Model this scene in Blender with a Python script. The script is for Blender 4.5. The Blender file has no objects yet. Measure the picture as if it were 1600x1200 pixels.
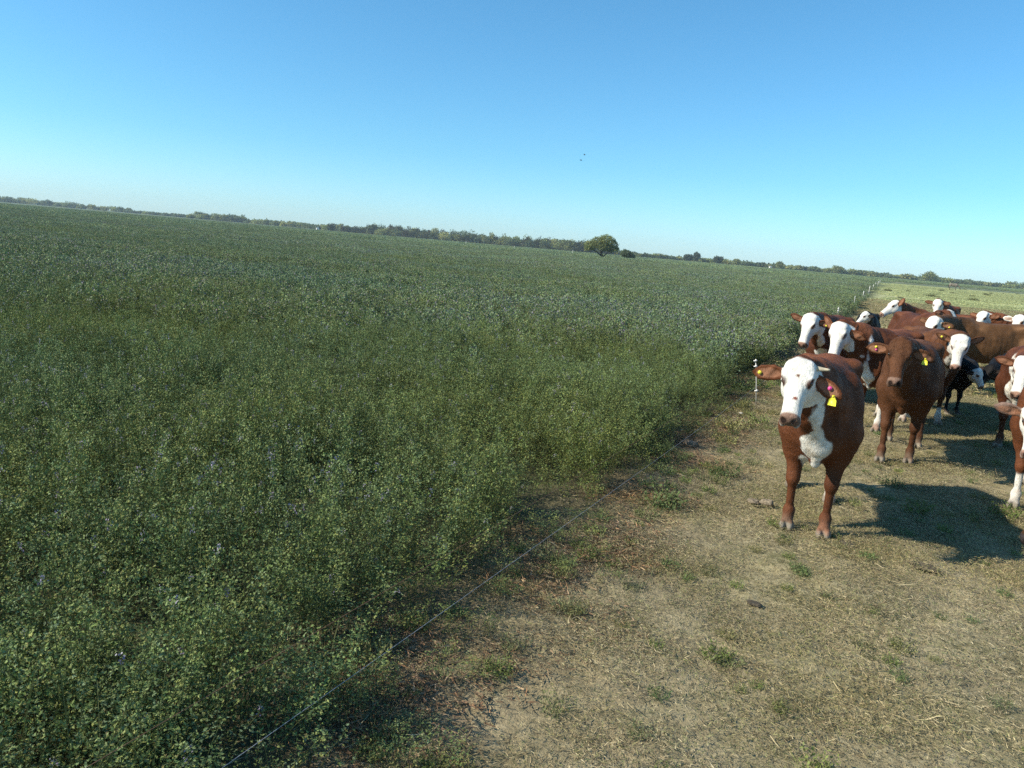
import bpy, math, random
import numpy as np
from mathutils import Vector, Matrix
from math import radians, sin, cos, pi, sqrt, atan2

rng = np.random.default_rng(7)
random.seed(7)
SC = bpy.context.scene
COL = SC.collection

# ------------------------------------------------------------------ camera, sky, sun, exposure
CAM_H = 2.0
PITCH, ROLL = radians(10.33), radians(4.83)
F = Vector((0, cos(PITCH), -sin(PITCH)))
R0 = Vector((1, 0, 0)); U0 = Vector((0, sin(PITCH), cos(PITCH)))
RR = R0 * cos(ROLL) + U0 * sin(ROLL)
UU = U0 * cos(ROLL) - R0 * sin(ROLL)
cam = bpy.data.cameras.new('camera'); cam_o = bpy.data.objects.new('camera', cam); COL.objects.link(cam_o)
cam.sensor_width = 36; cam.lens = 27.0; cam.clip_start = 0.05; cam.clip_end = 9000
M = Matrix((RR, UU, -F)).transposed().to_4x4(); M.translation = Vector((0, 0, CAM_H))
cam_o.matrix_world = M
SC.camera = cam_o

SUN_E, SUN_A = radians(34), radians(13)
S = Vector((-cos(SUN_E) * cos(SUN_A), -cos(SUN_E) * sin(SUN_A), sin(SUN_E)))
W = bpy.data.worlds.new('World'); SC.world = W; W.use_nodes = True
nt = W.node_tree
sky = nt.nodes.new('ShaderNodeTexSky'); sky.sky_type = 'NISHITA'; sky.sun_disc = False
sky.sun_elevation = SUN_E; sky.sun_rotation = math.atan2(S.x, S.y)
sky.altitude = 100; sky.air_density = 1.0; sky.dust_density = 0.3; sky.ozone_density = 3.0
bg = nt.nodes['Background']; bg.inputs['Strength'].default_value = 0.097
tint = nt.nodes.new('ShaderNodeVectorMath'); tint.operation = 'MULTIPLY'; tint.inputs[1].default_value = (0.61, 1.10, 1.25)
nt.links.new(sky.outputs[0], tint.inputs[0])
tc = nt.nodes.new('ShaderNodeTexCoord'); sxyz = nt.nodes.new('ShaderNodeSeparateXYZ'); nt.links.new(tc.outputs['Generated'], sxyz.inputs[0])
hz = nt.nodes.new('ShaderNodeValToRGB'); he = hz.color_ramp.elements           # pale dusty band low over the horizon
he[0].position = 0.0; he[0].color = (0.66, 0.535, 0.64, 1); he[1].position = 0.30; he[1].color = (0.50, 0.53, 0.53, 1)
e_ = he.new(0.10); e_.color = (0.505, 0.50, 0.525, 1)
nt.links.new(sxyz.outputs[2], hz.inputs[0])
band = nt.nodes.new('ShaderNodeVectorMath'); band.operation = 'MULTIPLY'; nt.links.new(tint.outputs[0], band.inputs[0]); nt.links.new(hz.outputs[0], band.inputs[1])
dbl = nt.nodes.new('ShaderNodeVectorMath'); dbl.operation = 'SCALE'; dbl.inputs[3].default_value = 2.0
nt.links.new(band.outputs[0], dbl.inputs[0]); nt.links.new(dbl.outputs[0], bg.inputs['Color'])
sun = bpy.data.lights.new('sun', 'SUN'); sun.energy = 5.0; sun.angle = radians(0.55); sun.color = (1.0, 0.92, 0.76)
sun_o = bpy.data.objects.new('sun', sun); COL.objects.link(sun_o)
sun_o.rotation_euler = (-S).to_track_quat('-Z', 'Y').to_euler(); sun_o.location = (-30, -10, 30)
SC.view_settings.view_transform = 'Standard'; SC.view_settings.look = 'None'
SC.view_settings.exposure = 0.5; SC.view_settings.gamma = 1.0
SC.cycles.max_bounces = 6; SC.cycles.diffuse_bounces = 3; SC.cycles.transmission_bounces = 4
SC.cycles.volume_bounces = 0; SC.cycles.transparent_max_bounces = 4
SC.cycles.use_denoising = False; SC.cycles.sample_clamp_indirect = 1.5

# ------------------------------------------------------------------ helpers
def tag(o, label=None, cat=None, group=None, kind=None):
    if label: o['label'] = label
    if cat: o['category'] = cat
    if group: o['group'] = group
    if kind: o['kind'] = kind
    return o

def empty(name, loc, rz=0.0):
    o = bpy.data.objects.new(name, None); COL.objects.link(o)
    o.location = loc; o.rotation_euler = (0, 0, rz); o.empty_display_size = 0.2
    return o

def mesh_np(name, V, faces=None, quads=None, tris=None, col=None, mat=None, smooth=False):
    me = bpy.data.meshes.new(name)
    V = np.asarray(V, dtype=np.float32)
    idx = []; starts = []; n = 0
    parts = []
    if quads is not None and len(quads): parts.append((np.asarray(quads, dtype=np.int32), 4))
    if tris is not None and len(tris): parts.append((np.asarray(tris, dtype=np.int32), 3))
    for a, k in parts:
        starts.append(np.arange(len(a), dtype=np.int32) * k + n); idx.append(a.ravel()); n += a.size
    me.vertices.add(len(V)); me.vertices.foreach_set('co', V.ravel())
    if parts:
        idx = np.concatenate(idx); starts = np.concatenate(starts)
        me.loops.add(len(idx)); me.loops.foreach_set('vertex_index', idx)
        me.polygons.add(len(starts)); me.polygons.foreach_set('loop_start', starts)
        if smooth: me.polygons.foreach_set('use_smooth', np.ones(len(starts), dtype=bool))
        me.update(calc_edges=True); me.validate()
    if col is not None:
        a = me.color_attributes.new('Col', 'FLOAT_COLOR', 'POINT')
        c = np.ones((len(V), 4), dtype=np.float32); c[:, :3] = col
        a.data.foreach_set('color', c.ravel())
    if mat: me.materials.append(mat)
    return me

def obj(name, me, parent=None, link=True):
    o = bpy.data.objects.new(name, me)
    if link: COL.objects.link(o)
    if parent: o.parent = parent
    return o

def vnoise(P, f=1.0, seed=0):
    P = np.asarray(P, dtype=np.float64) * f + seed * 17.31
    i = np.floor(P).astype(np.int64); t = P - i; t = t * t * (3 - 2 * t)
    out = 0
    for dx in (0, 1):
        for dy in (0, 1):
            for dz in (0, 1):
                h = (i[:, 0] + dx) * 374761393 + (i[:, 1] + dy) * 668265263 + (i[:, 2] + dz) * 2147483647 + seed * 1013
                h = (h ^ (h >> 13)) * 1274126177
                h = (h ^ (h >> 16)) & 0xffff
                w = (t[:, 0] if dx else 1 - t[:, 0]) * (t[:, 1] if dy else 1 - t[:, 1]) * (t[:, 2] if dz else 1 - t[:, 2])
                out = out + w * (h / 65535.0)
    return out * 2 - 1

def fbm(P, f, seed=0, o=3):
    a = 0; s = 0
    for k in range(o):
        a = a + vnoise(P, f * 2 ** k, seed + k) * 0.5 ** k; s += 0.5 ** k
    return a / s

def sstep(a, b, x):
    t = np.clip((x - a) / (b - a), 0, 1); return t * t * (3 - 2 * t)

# ------------------------------------------------------------------ materials
def new_mat(name):
    m = bpy.data.materials.new(name); m.use_nodes = True
    nt = m.node_tree; b = nt.nodes['Principled BSDF']
    return m, nt, b

def N(nt, t, **kw):
    n = nt.nodes.new(t)
    for k, v in kw.items():
        if k in n.inputs.keys(): n.inputs[k].default_value = v
        else: setattr(n, k, v)
    return n

def math_n(nt, op, a, b=None, c=None):
    n = nt.nodes.new('ShaderNodeMath'); n.operation = op
    for i, v in enumerate((a, b, c)):
        if v is None: continue
        if isinstance(v, (int, float)): n.inputs[i].default_value = v
        else: nt.links.new(v, n.inputs[i])
    return n.outputs[0]

def mix_c(nt, fac, a, b, mode='MIX'):
    n = nt.nodes.new('ShaderNodeMix'); n.data_type = 'RGBA'; n.blend_type = mode
    for s, v in ((n.inputs[0], fac), (n.inputs[6], a), (n.inputs[7], b)):
        if isinstance(v, (int, float)): s.default_value = v
        elif isinstance(v, tuple): s.default_value = (*v, 1)
        else: nt.links.new(v, s)
    return n.outputs[2]

def ramp(nt, fac, stops):
    n = nt.nodes.new('ShaderNodeValToRGB'); e = n.color_ramp.elements
    while len(e) < len(stops): e.new(0.5)
    for i, (p, c) in enumerate(stops):
        e[i].position = p; e[i].color = (*c, 1) if len(c) == 3 else c
    nt.links.new(fac, n.inputs[0]); return n.outputs[0]

def simple_mat(name, c, rough=0.6, var=0.25, scale=30.0, bump=0.0, spec=0.4):
    m, nt, b = new_mat(name)
    tc = N(nt, 'ShaderNodeTexCoord')
    nz = N(nt, 'ShaderNodeTexNoise', Scale=scale, Detail=5.0)
    nt.links.new(tc.outputs['Object'], nz.inputs['Vector'])
    lo = tuple(v * (1 - var) for v in c); hi = tuple(min(1, v * (1 + var)) for v in c)
    nt.links.new(ramp(nt, nz.outputs[0], [(0.3, lo), (0.7, hi)]), b.inputs['Base Color'])
    b.inputs['Roughness'].default_value = rough; b.inputs['Specular IOR Level'].default_value = spec
    if bump:
        bp = N(nt, 'ShaderNodeBump', Strength=bump, Distance=0.02)
        nt.links.new(nz.outputs[0], bp.inputs['Height']); nt.links.new(bp.outputs[0], b.inputs['Normal'])
    return m

def leaf_mat(name, transl=0.3, patch=None, hue=0.35):
    m, nt, b = new_mat(name)
    at = N(nt, 'ShaderNodeVertexColor', layer_name='Col')
    oi = N(nt, 'ShaderNodeObjectInfo')
    br = math_n(nt, 'MULTIPLY_ADD', oi.outputs['Random'], hue, 1 - hue / 2)
    c = mix_c(nt, 1.0, at.outputs[0], (1, 1, 1), 'MULTIPLY')
    n = nt.nodes.new('ShaderNodeVectorMath'); n.operation = 'SCALE'
    nt.links.new(at.outputs[0], n.inputs[0]); nt.links.new(br, n.inputs[3])
    c = n.outputs[0]
    if patch:
        g = N(nt, 'ShaderNodeNewGeometry')
        nz = N(nt, 'ShaderNodeTexNoise', Scale=patch[0], Detail=3.0)
        nt.links.new(g.outputs['Position'], nz.inputs['Vector'])
        f = ramp(nt, nz.outputs[0], [(0.40, (0, 0, 0)), (0.62, (1, 1, 1))])
        c = mix_c(nt, f, c, mix_c(nt, 1.0, c, patch[1], 'MULTIPLY'))
    nt.links.new(c, b.inputs['Base Color'])
    b.inputs['Roughness'].default_value = 0.6; b.inputs['Specular IOR Level'].default_value = 0.2
    if transl:
        tr = N(nt, 'ShaderNodeBsdfTranslucent'); nt.links.new(c, tr.inputs[0])
        mx = N(nt, 'ShaderNodeMixShader'); mx.inputs[0].default_value = transl
        nt.links.new(b.outputs[0], mx.inputs[1]); nt.links.new(tr.outputs[0], mx.inputs[2])
        nt.links.new(mx.outputs[0], nt.nodes['Material Output'].inputs[0])
    return m

def hide_mat():
    m, nt, b = new_mat('cow_hide')
    at = N(nt, 'ShaderNodeVertexColor', layer_name='Col')
    tc = N(nt, 'ShaderNodeTexCoord')
    mp = N(nt, 'ShaderNodeMapping'); mp.inputs['Scale'].default_value = (1, 1, 0.45)
    nt.links.new(tc.outputs['Object'], mp.inputs[0])
    nz = N(nt, 'ShaderNodeTexNoise', Scale=85.0, Detail=4.0, Roughness=0.65)
    nt.links.new(mp.outputs[0], nz.inputs['Vector'])
    n2 = N(nt, 'ShaderNodeTexNoise', Scale=9.0, Detail=4.0)
    nt.links.new(tc.outputs['Object'], n2.inputs['Vector'])
    k = math_n(nt, 'MULTIPLY', math_n(nt, 'MULTIPLY_ADD', nz.outputs[0], 0.9, 0.55), math_n(nt, 'MULTIPLY_ADD', n2.outputs[0], 0.8, 0.60))
    n = nt.nodes.new('ShaderNodeVectorMath'); n.operation = 'SCALE'
    nt.links.new(at.outputs[0], n.inputs[0]); nt.links.new(k, n.inputs[3])
    nt.links.new(n.outputs[0], b.inputs['Base Color'])
    b.inputs['Roughness'].default_value = 0.60; b.inputs['Specular IOR Level'].default_value = 0.13
    b.inputs['Sheen Weight'].default_value = 0.0; b.inputs['Sheen Roughness'].default_value = 0.4
    bp = N(nt, 'ShaderNodeBump', Strength=0.8, Distance=0.010)
    nt.links.new(nz.outputs[0], bp.inputs['Height']); nt.links.new(bp.outputs[0], b.inputs['Normal'])
    return m

HIDE = hide_mat()
EYE = simple_mat('eye_dark', (0.012, 0.009, 0.008), 0.12, spec=0.6)
HORN = simple_mat('horn_keratin', (0.42, 0.36, 0.25), 0.5, 0.3, 25)
TAG_Y = simple_mat('yellow_plastic', (0.92, 0.74, 0.06), 0.45, 0.06, 20); TAG_Y.node_tree.nodes['Principled BSDF'].inputs['Transmission Weight'].default_value = .0; TAG_Y.node_tree.nodes['Principled BSDF'].inputs['Subsurface Weight'].default_value = .3
TAG_P = simple_mat('pink_plastic', (0.62, 0.06, 0.26), 0.45, 0.06, 20)
INK = simple_mat('tag_ink', (0.10, 0.08, 0.02), 0.6)

# ------------------------------------------------------------------ signed-distance modelling -> one continuous mesh
class Vol:
    def __init__(s, lo, hi, h):
        s.lo = np.array(lo, dtype=np.float32); s.h = h
        s.n = np.ceil((np.array(hi) - s.lo) / h).astype(int) + 1
        s.f = np.full(s.n, 1.0, dtype=np.float32)
        s.ax = [s.lo[i] + h * np.arange(s.n[i], dtype=np.float32) for i in range(3)]
    def _sl(s, blo, bhi, pad):
        sl = []
        for i in range(3):
            a = int(max(0, np.floor((blo[i] - pad - s.lo[i]) / s.h))); b = int(min(s.n[i], np.ceil((bhi[i] + pad - s.lo[i]) / s.h) + 1))
            if b <= a: return None
            sl.append(slice(a, b))
        return tuple(sl)
    def _grid(s, sl):
        X, Y, Z = np.meshgrid(s.ax[0][sl[0]], s.ax[1][sl[1]], s.ax[2][sl[2]], indexing='ij')
        return np.stack([X, Y, Z], -1)
    def op(s, fn, blo, bhi, k, sub=False):
        sl = s._sl(blo, bhi, k + 3 * s.h)
        if sl is None: return
        d = fn(s._grid(sl)).astype(np.float32); a = s.f[sl]
        if sub:
            d = -d; hh = np.maximum(k - np.abs(a - d), 0) / k
            s.f[sl] = np.maximum(a, d) + hh * hh * k * 0.25
        else:
            hh = np.maximum(k - np.abs(a - d), 0) / k
            s.f[sl] = np.minimum(a, d) - hh * hh * k * 0.25
    def cone(s, a, b, ra, rb, k=0.03, flat=None, sub=False):
        a = np.array(a, dtype=np.float32); b = np.array(b, dtype=np.float32); r = max(ra, rb)
        A = None
        if flat is not None:
            ax = np.array(flat[0], dtype=np.float32); ax /= np.linalg.norm(ax); A = np.eye(3, dtype=np.float32) + (flat[1] - 1) * np.outer(ax, ax)
        a2, b2 = (a, b) if A is None else (A @ a, A @ b)
        def fn(P):
            Q = P if A is None else P @ A.T
            ba = b2 - a2; pa = Q - a2
            t = np.clip((pa @ ba) / max(1e-9, ba @ ba), 0, 1)
            return np.linalg.norm(pa - t[..., None] * ba, axis=-1) - (ra + t * (rb - ra))
        m = r if flat is None or flat[1] >= 1 else r / flat[1]
        s.op(fn, np.minimum(a, b) - m, np.maximum(a, b) + m, k, sub)
    def ell(s, c, r, M=None, k=0.03, sub=False):
        c = np.array(c, dtype=np.float32); r = np.array(r, dtype=np.float32)
        Mx = np.eye(3, dtype=np.float32) if M is None else np.array(M, dtype=np.float32)   # columns = axes
        def fn(P):
            q = (P - c) @ Mx
            k0 = np.linalg.norm(q / r, axis=-1); k1 = np.linalg.norm(q / (r * r), axis=-1)
            return k0 * (k0 - 1) / np.maximum(k1, 1e-6)
        m = np.sqrt(((Mx * r) ** 2).sum(1))
        s.op(fn, c - m, c + m, k, sub)
    def loft(s, prof, o=(0, 0, 0), M=None, sc=1.0, n=2.3, k=0.03, shift=None):
        prof = np.array(prof, dtype=np.float64)
        xs = np.linspace(prof[0, 0], prof[-1, 0], 400)
        T, B, Wd = [np.interp(xs, prof[:, 0], prof[:, i]) for i in (1, 2, 3)]
        g = np.exp(-np.linspace(-2, 2, 41) ** 2); g /= g.sum()
        sm = lambda a: np.convolve(np.pad(a, 20, mode='edge'), g, mode='valid')
        T, B, Wd = sm(T), sm(B), sm(Wd)
        Mx = np.eye(3) if M is None else np.array(M); o = np.array(o)
        def fn(P):
            q = ((P - o) @ Mx) / sc
            x = np.clip(q[..., 0], xs[0], xs[-1])
            t = np.interp(x, xs, T); b = np.interp(x, xs, B); w = np.interp(x, xs, Wd)
            zc = (t + b) / 2; hz = (t - b) / 2
            rho = ((np.abs(q[..., 1]) / w) ** n + (np.abs(q[..., 2] - zc) / hz) ** n) ** (1 / n)
            d = (rho - 1) * np.minimum(w, hz)
            dx = np.abs(q[..., 0] - x)
            return np.where(dx > 0, np.sqrt(np.maximum(d, 0) ** 2 + dx ** 2), d) * sc
        cs = np.array([[x, y, z] for x in (xs[0], xs[-1]) for y in (-Wd.max(), Wd.max()) for z in (B.min(), T.max())]) * sc
        cs = cs @ Mx.T + o
        s.op(fn, cs.min(0), cs.max(0), k)
    def mesh(s):
        f = s.f; nx, ny, nz = f.shape
        ins = f < 0
        c = [ins[i:nx - 1 + i, j:ny - 1 + j, l:nz - 1 + l] for i in (0, 1) for j in (0, 1) for l in (0, 1)]
        cnt = sum(a.astype(np.int8) for a in c)
        act = (cnt > 0) & (cnt < 8)
        I = np.argwhere(act)
        idm = np.full(act.shape, -1, dtype=np.int32); idm[act] = np.arange(len(I))
        acc = np.zeros((len(I), 3)); w = np.zeros(len(I))
        corner = [(i, j, l) for i in (0, 1) for j in (0, 1) for l in (0, 1)]
        for a in corner:
            for ax in range(3):
                if a[ax]: continue
                b = list(a); b[ax] = 1
                fa = f[I[:, 0] + a[0], I[:, 1] + a[1], I[:, 2] + a[2]]; fb = f[I[:, 0] + b[0], I[:, 1] + b[1], I[:, 2] + b[2]]
                m = (fa < 0) != (fb < 0)
                t = fa[m] / (fa[m] - fb[m])
                p = np.tile(np.array(a, dtype=np.float64), (m.sum(), 1)); p[:, ax] = t
                acc[m] += p; w[m] += 1
        V = (I + acc / w[:, None]) * s.h + s.lo
        Q = []
        for ax in range(3):
            sl1 = [slice(0, n) for n in f.shape]; sl2 = list(sl1)
            sl1[ax] = slice(0, f.shape[ax] - 1); sl2[ax] = slice(1, f.shape[ax])
            e = ins[tuple(sl1)] != ins[tuple(sl2)]
            E = np.argwhere(e)
            u, v = (ax + 1) % 3, (ax + 2) % 3
            ok = (E[:, u] > 0) & (E[:, v] > 0) & (E[:, u] < f.shape[u] - 1) & (E[:, v] < f.shape[v] - 1)
            E = E[ok]
            def cell(du, dv):
                c = E.copy(); c[:, u] -= du; c[:, v] -= dv
                return idm[c[:, 0], c[:, 1], c[:, 2]]
            q = np.stack([cell(0, 0), cell(1, 0), cell(1, 1), cell(0, 1)], 1)
            flip = ~ins[E[:, 0], E[:, 1], E[:, 2]]
            q[flip] = q[flip][:, ::-1]
            Q.append(q)
        return V, np.concatenate(Q)

def sphere_np(c, r, nu=14, nv=9, sq=(1, 1, 1)):
    V = []; Q = []
    for j in range(nv + 1):
        th = pi * j / nv
        for i in range(nu):
            ph = 2 * pi * i / nu
            V.append((c[0] + r * sq[0] * sin(th) * cos(ph), c[1] + r * sq[1] * sin(th) * sin(ph), c[2] + r * sq[2] * cos(th)))
    for j in range(nv):
        for i in range(nu):
            a = j * nu + i; b = j * nu + (i + 1) % nu
            Q.append((a, a + nu, b + nu, b))
    return np.array(V), np.array(Q)

def tube_np(P, r, ns=8):
    P = np.array(P, dtype=np.float64); n = len(P); r = np.broadcast_to(np.array(r, dtype=np.float64), (n,))
    V = []; Q = []
    T = np.gradient(P, axis=0); T /= np.linalg.norm(T, axis=1)[:, None]
    up = np.array((0.31, 0.17, 0.93))
    for i in range(n):
        a = np.cross(T[i], up); a /= np.linalg.norm(a); b = np.cross(a, T[i])
        for k in range(ns):
            V.append(P[i] + r[i] * (cos(2 * pi * k / ns) * a + sin(2 * pi * k / ns) * b))
    for i in range(n - 1):
        for k in range(ns):
            a = i * ns + k; b = i * ns + (k + 1) % ns
            Q.append((a, b, b + ns, a + ns))
    c0 = len(V); V.append(P[0]); V.append(P[-1]); Tr = []
    for k in range(ns):
        Tr.append((c0, (k + 1) % ns, k)); Tr.append((c0 + 1, (n - 1) * ns + k, (n - 1) * ns + (k + 1) % ns))
    return np.array(V), np.array(Q), np.array(Tr)

def join_np(L):
    V = []; Q = []; T = []; n = 0
    for it in L:
        v, q = it[0], it[1]; t = it[2] if len(it) > 2 else np.zeros((0, 3), int)
        V.append(v); Q.append(np.asarray(q).reshape(-1, 4) + n); T.append(np.asarray(t).reshape(-1, 3) + n); n += len(v)
    return np.concatenate(V), np.concatenate(Q), np.concatenate(T)

# ------------------------------------------------------------------ cattle
TORSO = [(-0.86, 1.16, 1.00, .07), (-0.82, 1.23, .90, .14), (-0.72, 1.285, .76, .215), (-0.52, 1.30, .66, .262), (-0.25, 1.275, .575, .298), (0.0, 1.26, .535, .325),
         (0.22, 1.275, .54, .305), (0.42, 1.30, .545, .262), (0.58, 1.27, .57, .228), (0.70, 1.20, .64, .19), (0.80, 1.08, .74, .12)]
HEAD = [(-.05, .025, -.13, .07), (0.0, .055, -.19, .115), (.06, .066, -.225, .128), (.13, .060, -.240, .132), (.20, .045, -.225, .110), (.28, .030, -.195, .088), (.36, .018, -.168, .077),
        (.43, .010, -.158, .079), (.48, .002, -.150, .082), (.515, -.018, -.135, .074), (.535, -.045, -.11, .05)]
COATS = {'red': (0.116, 0.040, 0.0165), 'dark': (0.084, 0.029, 0.0135), 'brown': (0.094, 0.038, 0.0165), 'black': (0.010, 0.009, 0.009), 'tan': (0.100, 0.048, 0.020)}
WHITE = np.array((0.70, 0.665, 0.60)); PINK = np.array((0.50, 0.28, 0.20))

def frame(yaw, pitch, roll=0.0):
    X = np.array([cos(pitch) * cos(yaw), cos(pitch) * sin(yaw), -sin(pitch)])
    Y = np.array([-sin(yaw), cos(yaw), 0.0]); Z = np.cross(X, Y)
    c, s_ = cos(roll), sin(roll)
    return np.stack([X, c * Y + s_ * Z, c * Z - s_ * Y], 1)

def make_cow(label, o, psi, poll, hyaw, hpitch, hroll=0, s=1.0, hs=1.0, h=0.013, coat='red', face='white', cat='cow', fat=1.0, earL=(-.18, .95, -.25), earR=(-.18, -.95, -.25),
             horns=(), tags=(), buttons=(), socks=(0, 0, .25, .25), step=(0, 0, 0, 0), bib=0.0, spots=(), nose=(.40, .235, .165), lid=None, group='cattle crowding along the fenced crop', earwhite=0, eyes=True, crest=0.0, belly=0, fur=0):
    psi = radians(psi)
    root = empty('cow' if s > .8 else 'calf', (o[0], o[1], -.012), psi)
    tag(root, label, cat, group)
    d = np.array(poll[:2]) - np.array(o)
    pb = np.array([d[0] * cos(psi) + d[1] * sin(psi), -d[0] * sin(psi) + d[1] * cos(psi), poll[2]]) / s
    HM = frame(radians(hyaw) - psi, radians(hpitch), radians(hroll))
    q = hs * .82
    H = lambda x, y, z: pb + HM @ (np.array((x, y, z)) * q)
    lo = np.minimum((-1.02, -.55, -.005), pb - .62); hi = np.maximum((1.0, .55, 1.42), pb + .62); lo[2] = -.005
    hi[2] = max(1.38, pb[2] + .3)
    v = Vol(lo, hi, h / s)
    tor = np.array(TORSO); tor[:, 3] *= fat * .96
    v.loft(tor, n=2.25, k=.05)
    for sd in (1, -1):
        v.ell((-.50, sd * .20, 1.20), (.10, .07, .075), k=.09)               # hook bones
        v.ell((-.80, sd * .09, 1.17), (.06, .05, .06), k=.06)                # pin bones
        v.ell((-.62, sd * .15, .95), (.20, .115, .25), k=.09)                # thigh
        v.ell((.46, sd * .165, .98), (.16, .105, .28), k=.09)                # shoulder
        v.ell((.62, sd * .13, .86), (.11, .09, .13), k=.07)
        v.ell((-.37, sd * .315, 1.10), (.085, .060, .10), k=.10, sub=True)   # flank hollow
        v.cone((.24, sd * .345, 1.08), (.28, sd * .34, .78), .026, .022, k=.09, sub=True)   # behind the shoulder
        i = 0 if sd == 1 else 1
        fx = step[i]; hx = step[2 + i]
        # front leg
        kn = (.50 + fx * .55, sd * .140, .41); ft = (.49 + fx, sd * .135, .135)
        v.cone((.50, sd * .165, .80), (.47 + fx * .12, sd * .152, .64), .135, .095, k=.08)
        v.cone((.47 + fx * .12, sd * .152, .66), kn, .082, .046, k=.04)
        v.ell((kn[0] + .010, kn[1], kn[2]), (.049, .047, .068), k=.03)
        v.cone(kn, ft, .034, .028, k=.025)
        v.ell(ft, (.042, .042, .048), k=.025)
        v.cone(ft, (ft[0] + .045, ft[1], .05), .040, .043, k=.02)
        # hind leg
        st = (-.40 + hx * .2, sd * .20, .74); hk = (-.70 + hx * .6, sd * .17, .47); hf = (-.64 + hx, sd * .165, .135)
        v.cone((-.58, sd * .165, .90), st, .16, .125, k=.08)
        v.cone((st[0] - .05, st[1], st[2] - .02), (hk[0] + .02, hk[1], hk[2] + .03), .125, .052, k=.06)
        v.cone((hk[0] - .03, hk[1], hk[2] + .05), (hk[0] - .02, hk[1], hk[2]), .038, .045, k=.03)
        v.ell((hk[0], hk[1], hk[2]), (.055, .045, .07), k=.03)
        v.cone(hk, hf, .042, .034, k=.03)
        v.ell(hf, (.047, .046, .05), k=.025)
        v.cone(hf, (hf[0] + .045, hf[1], .05), .041, .044, k=.02)
        for fc in (ft, hf):
            for c in (-.026, .026):
                v.ell((fc[0] + .065, fc[1] + c * 1.12, .030), (.066, .027, .046), k=.012)
                v.ell((fc[0] - .052, fc[1] + c, .105), (.018, .014, .02), k=.01)
    # neck: crest, core and throat
    ncore = H(.02, 0, -.115)
    v.cone((.56, 0, 1.05), (.5 * .62 + .5 * ncore[0], ncore[1] * .42, .5 * 1.06 + .5 * ncore[2]), .215, .165, k=.07, flat=((0, 1, 0), 1.12))
    v.cone((.5 * .62 + .5 * ncore[0], ncore[1] * .42, .5 * 1.06 + .5 * ncore[2]), ncore, .168, .112, k=.06, flat=((0, 1, 0), 1.10))
    v.cone((.40, 0, 1.235), (.45 * .55 + .55 * H(-.03, 0, -.05)[0], H(-.03, 0, -.05)[1] * .5, .45 * 1.22 + .55 * H(-.03, 0, -.06)[2]), .075, .085, k=.10)
    v.cone((.45 * .55 + .55 * H(-.03, 0, -.05)[0], H(-.03, 0, -.05)[1] * .5, .45 * 1.22 + .55 * H(-.03, 0, -.06)[2]), H(-.03, 0, -.06), .085, .075, k=.09)
    th = H(.09, 0, -.20)
    v.cone((.72, 0, .80), (.5 * .80 + .5 * th[0], th[1] * .5, .5 * .86 + .5 * th[2] - .03), .12, .075, k=.09)
    v.cone((.5 * .80 + .5 * th[0], th[1] * .5, .5 * .86 + .5 * th[2] - .03), th, .075, .065, k=.08)
    v.cone((.70, 0, .60), (.755, 0, .80), .036, .055, k=.09, flat=((0, 1, 0), 1.25))                    # brisket
    # head
    v.loft(HEAD, o=pb, M=HM, sc=q, n=2.5, k=.03)
    for sd in (1, -1):
        v.ell(H(.135, sd * .108, .016), np.array((.060, .024, .026)) * q, M=HM, k=.035)    # brow
        v.ell(H(.165, sd * .124, .004), np.array((.034, .018, .022)) * q, M=HM, k=.012, sub=True)
        v.ell(H(.13, sd * .095, -.14), np.array((.10, .040, .075)) * q, M=HM, k=.03)       # cheek
        v.ell(H(.535, sd * .048, -.040), np.array((.034, .023, .020)) * q, M=HM, k=.008, sub=True)
        v.ell(H(.49, sd * .055, -.125), np.array((.05, .03, .03)) * q, M=HM, k=.02)
        v.cone(H(.53, sd * .03, -.112), H(.40, sd * .086, -.108), .006, .005, k=.012, sub=True)
    v.ell(H(.01, 0, .030), np.array((.05, .085, .034)) * q, M=HM, k=.04)
    for sd in (1, -1): v.ell(H(.03, sd * .085, .015), np.array((.06, .036, .040)) * q, M=HM, k=.04)
    # ears
    EARS = []
    for nm, dr, sd in (('L', earL, 1), ('R', earR, -1)):
        dr = np.array(dr, dtype=float); dr /= np.linalg.norm(dr)
        ex = HM @ dr
        fw = HM @ np.array((.62, sd * .25, .55)); fw = fw - ex * (fw @ ex); fw /= np.linalg.norm(fw)
        ey = np.cross(fw, ex); EM = np.stack([ex, ey, fw], 1)
        b = H(.045, sd * .112, -.065); L = .262 * q
        ec = b + ex * L * .56
        v.cone(b - ex * .02, b + ex * L * .3, .036 * q, .034 * q, k=.03)
        v.ell(ec, (L * .53, .076 * q, max(.022 * q, 1.3 * h / s)), M=EM, k=.02)
        v.ell(ec + fw * .022 * q - ex * .01, (L * .40, .054 * q, .024 * q), M=EM, k=.010, sub=True)
        v.cone(ec + ex * L * .12, b + ex * L * 1.10, .044 * q, .012 * q, k=.02, flat=(fw, 2.6))
        EARS.append((b, ec, EM, L))
    # tail
    v.cone((-.83, 0, 1.20), (-.90, .01, 1.0), .045, .03, k=.05)
    v.cone((-.90, .01, 1.0), (-.90, .03, .55), .026, .018, k=.02)
    v.cone((-.90, .03, .55), (-.89, .03, .33), .022, .045, k=.03)
    v.f = np.maximum(v.f, (0.0 - v.ax[2])[None, None, :])
    V, Qd = v.mesh()
    # ---- colour
    c0 = np.array(COATS[coat])
    nz = fbm(V, 7, 3); nf = fbm(V, 22, 5, 2); nl = fbm(V, 2.2, 9, 2)
    col = c0 * (1 + .28 * nz + .22 * nl)[:, None]
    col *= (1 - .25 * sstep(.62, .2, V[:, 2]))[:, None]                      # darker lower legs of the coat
    me = mesh_np('body', V * s, quads=Qd, smooth=True)
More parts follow.
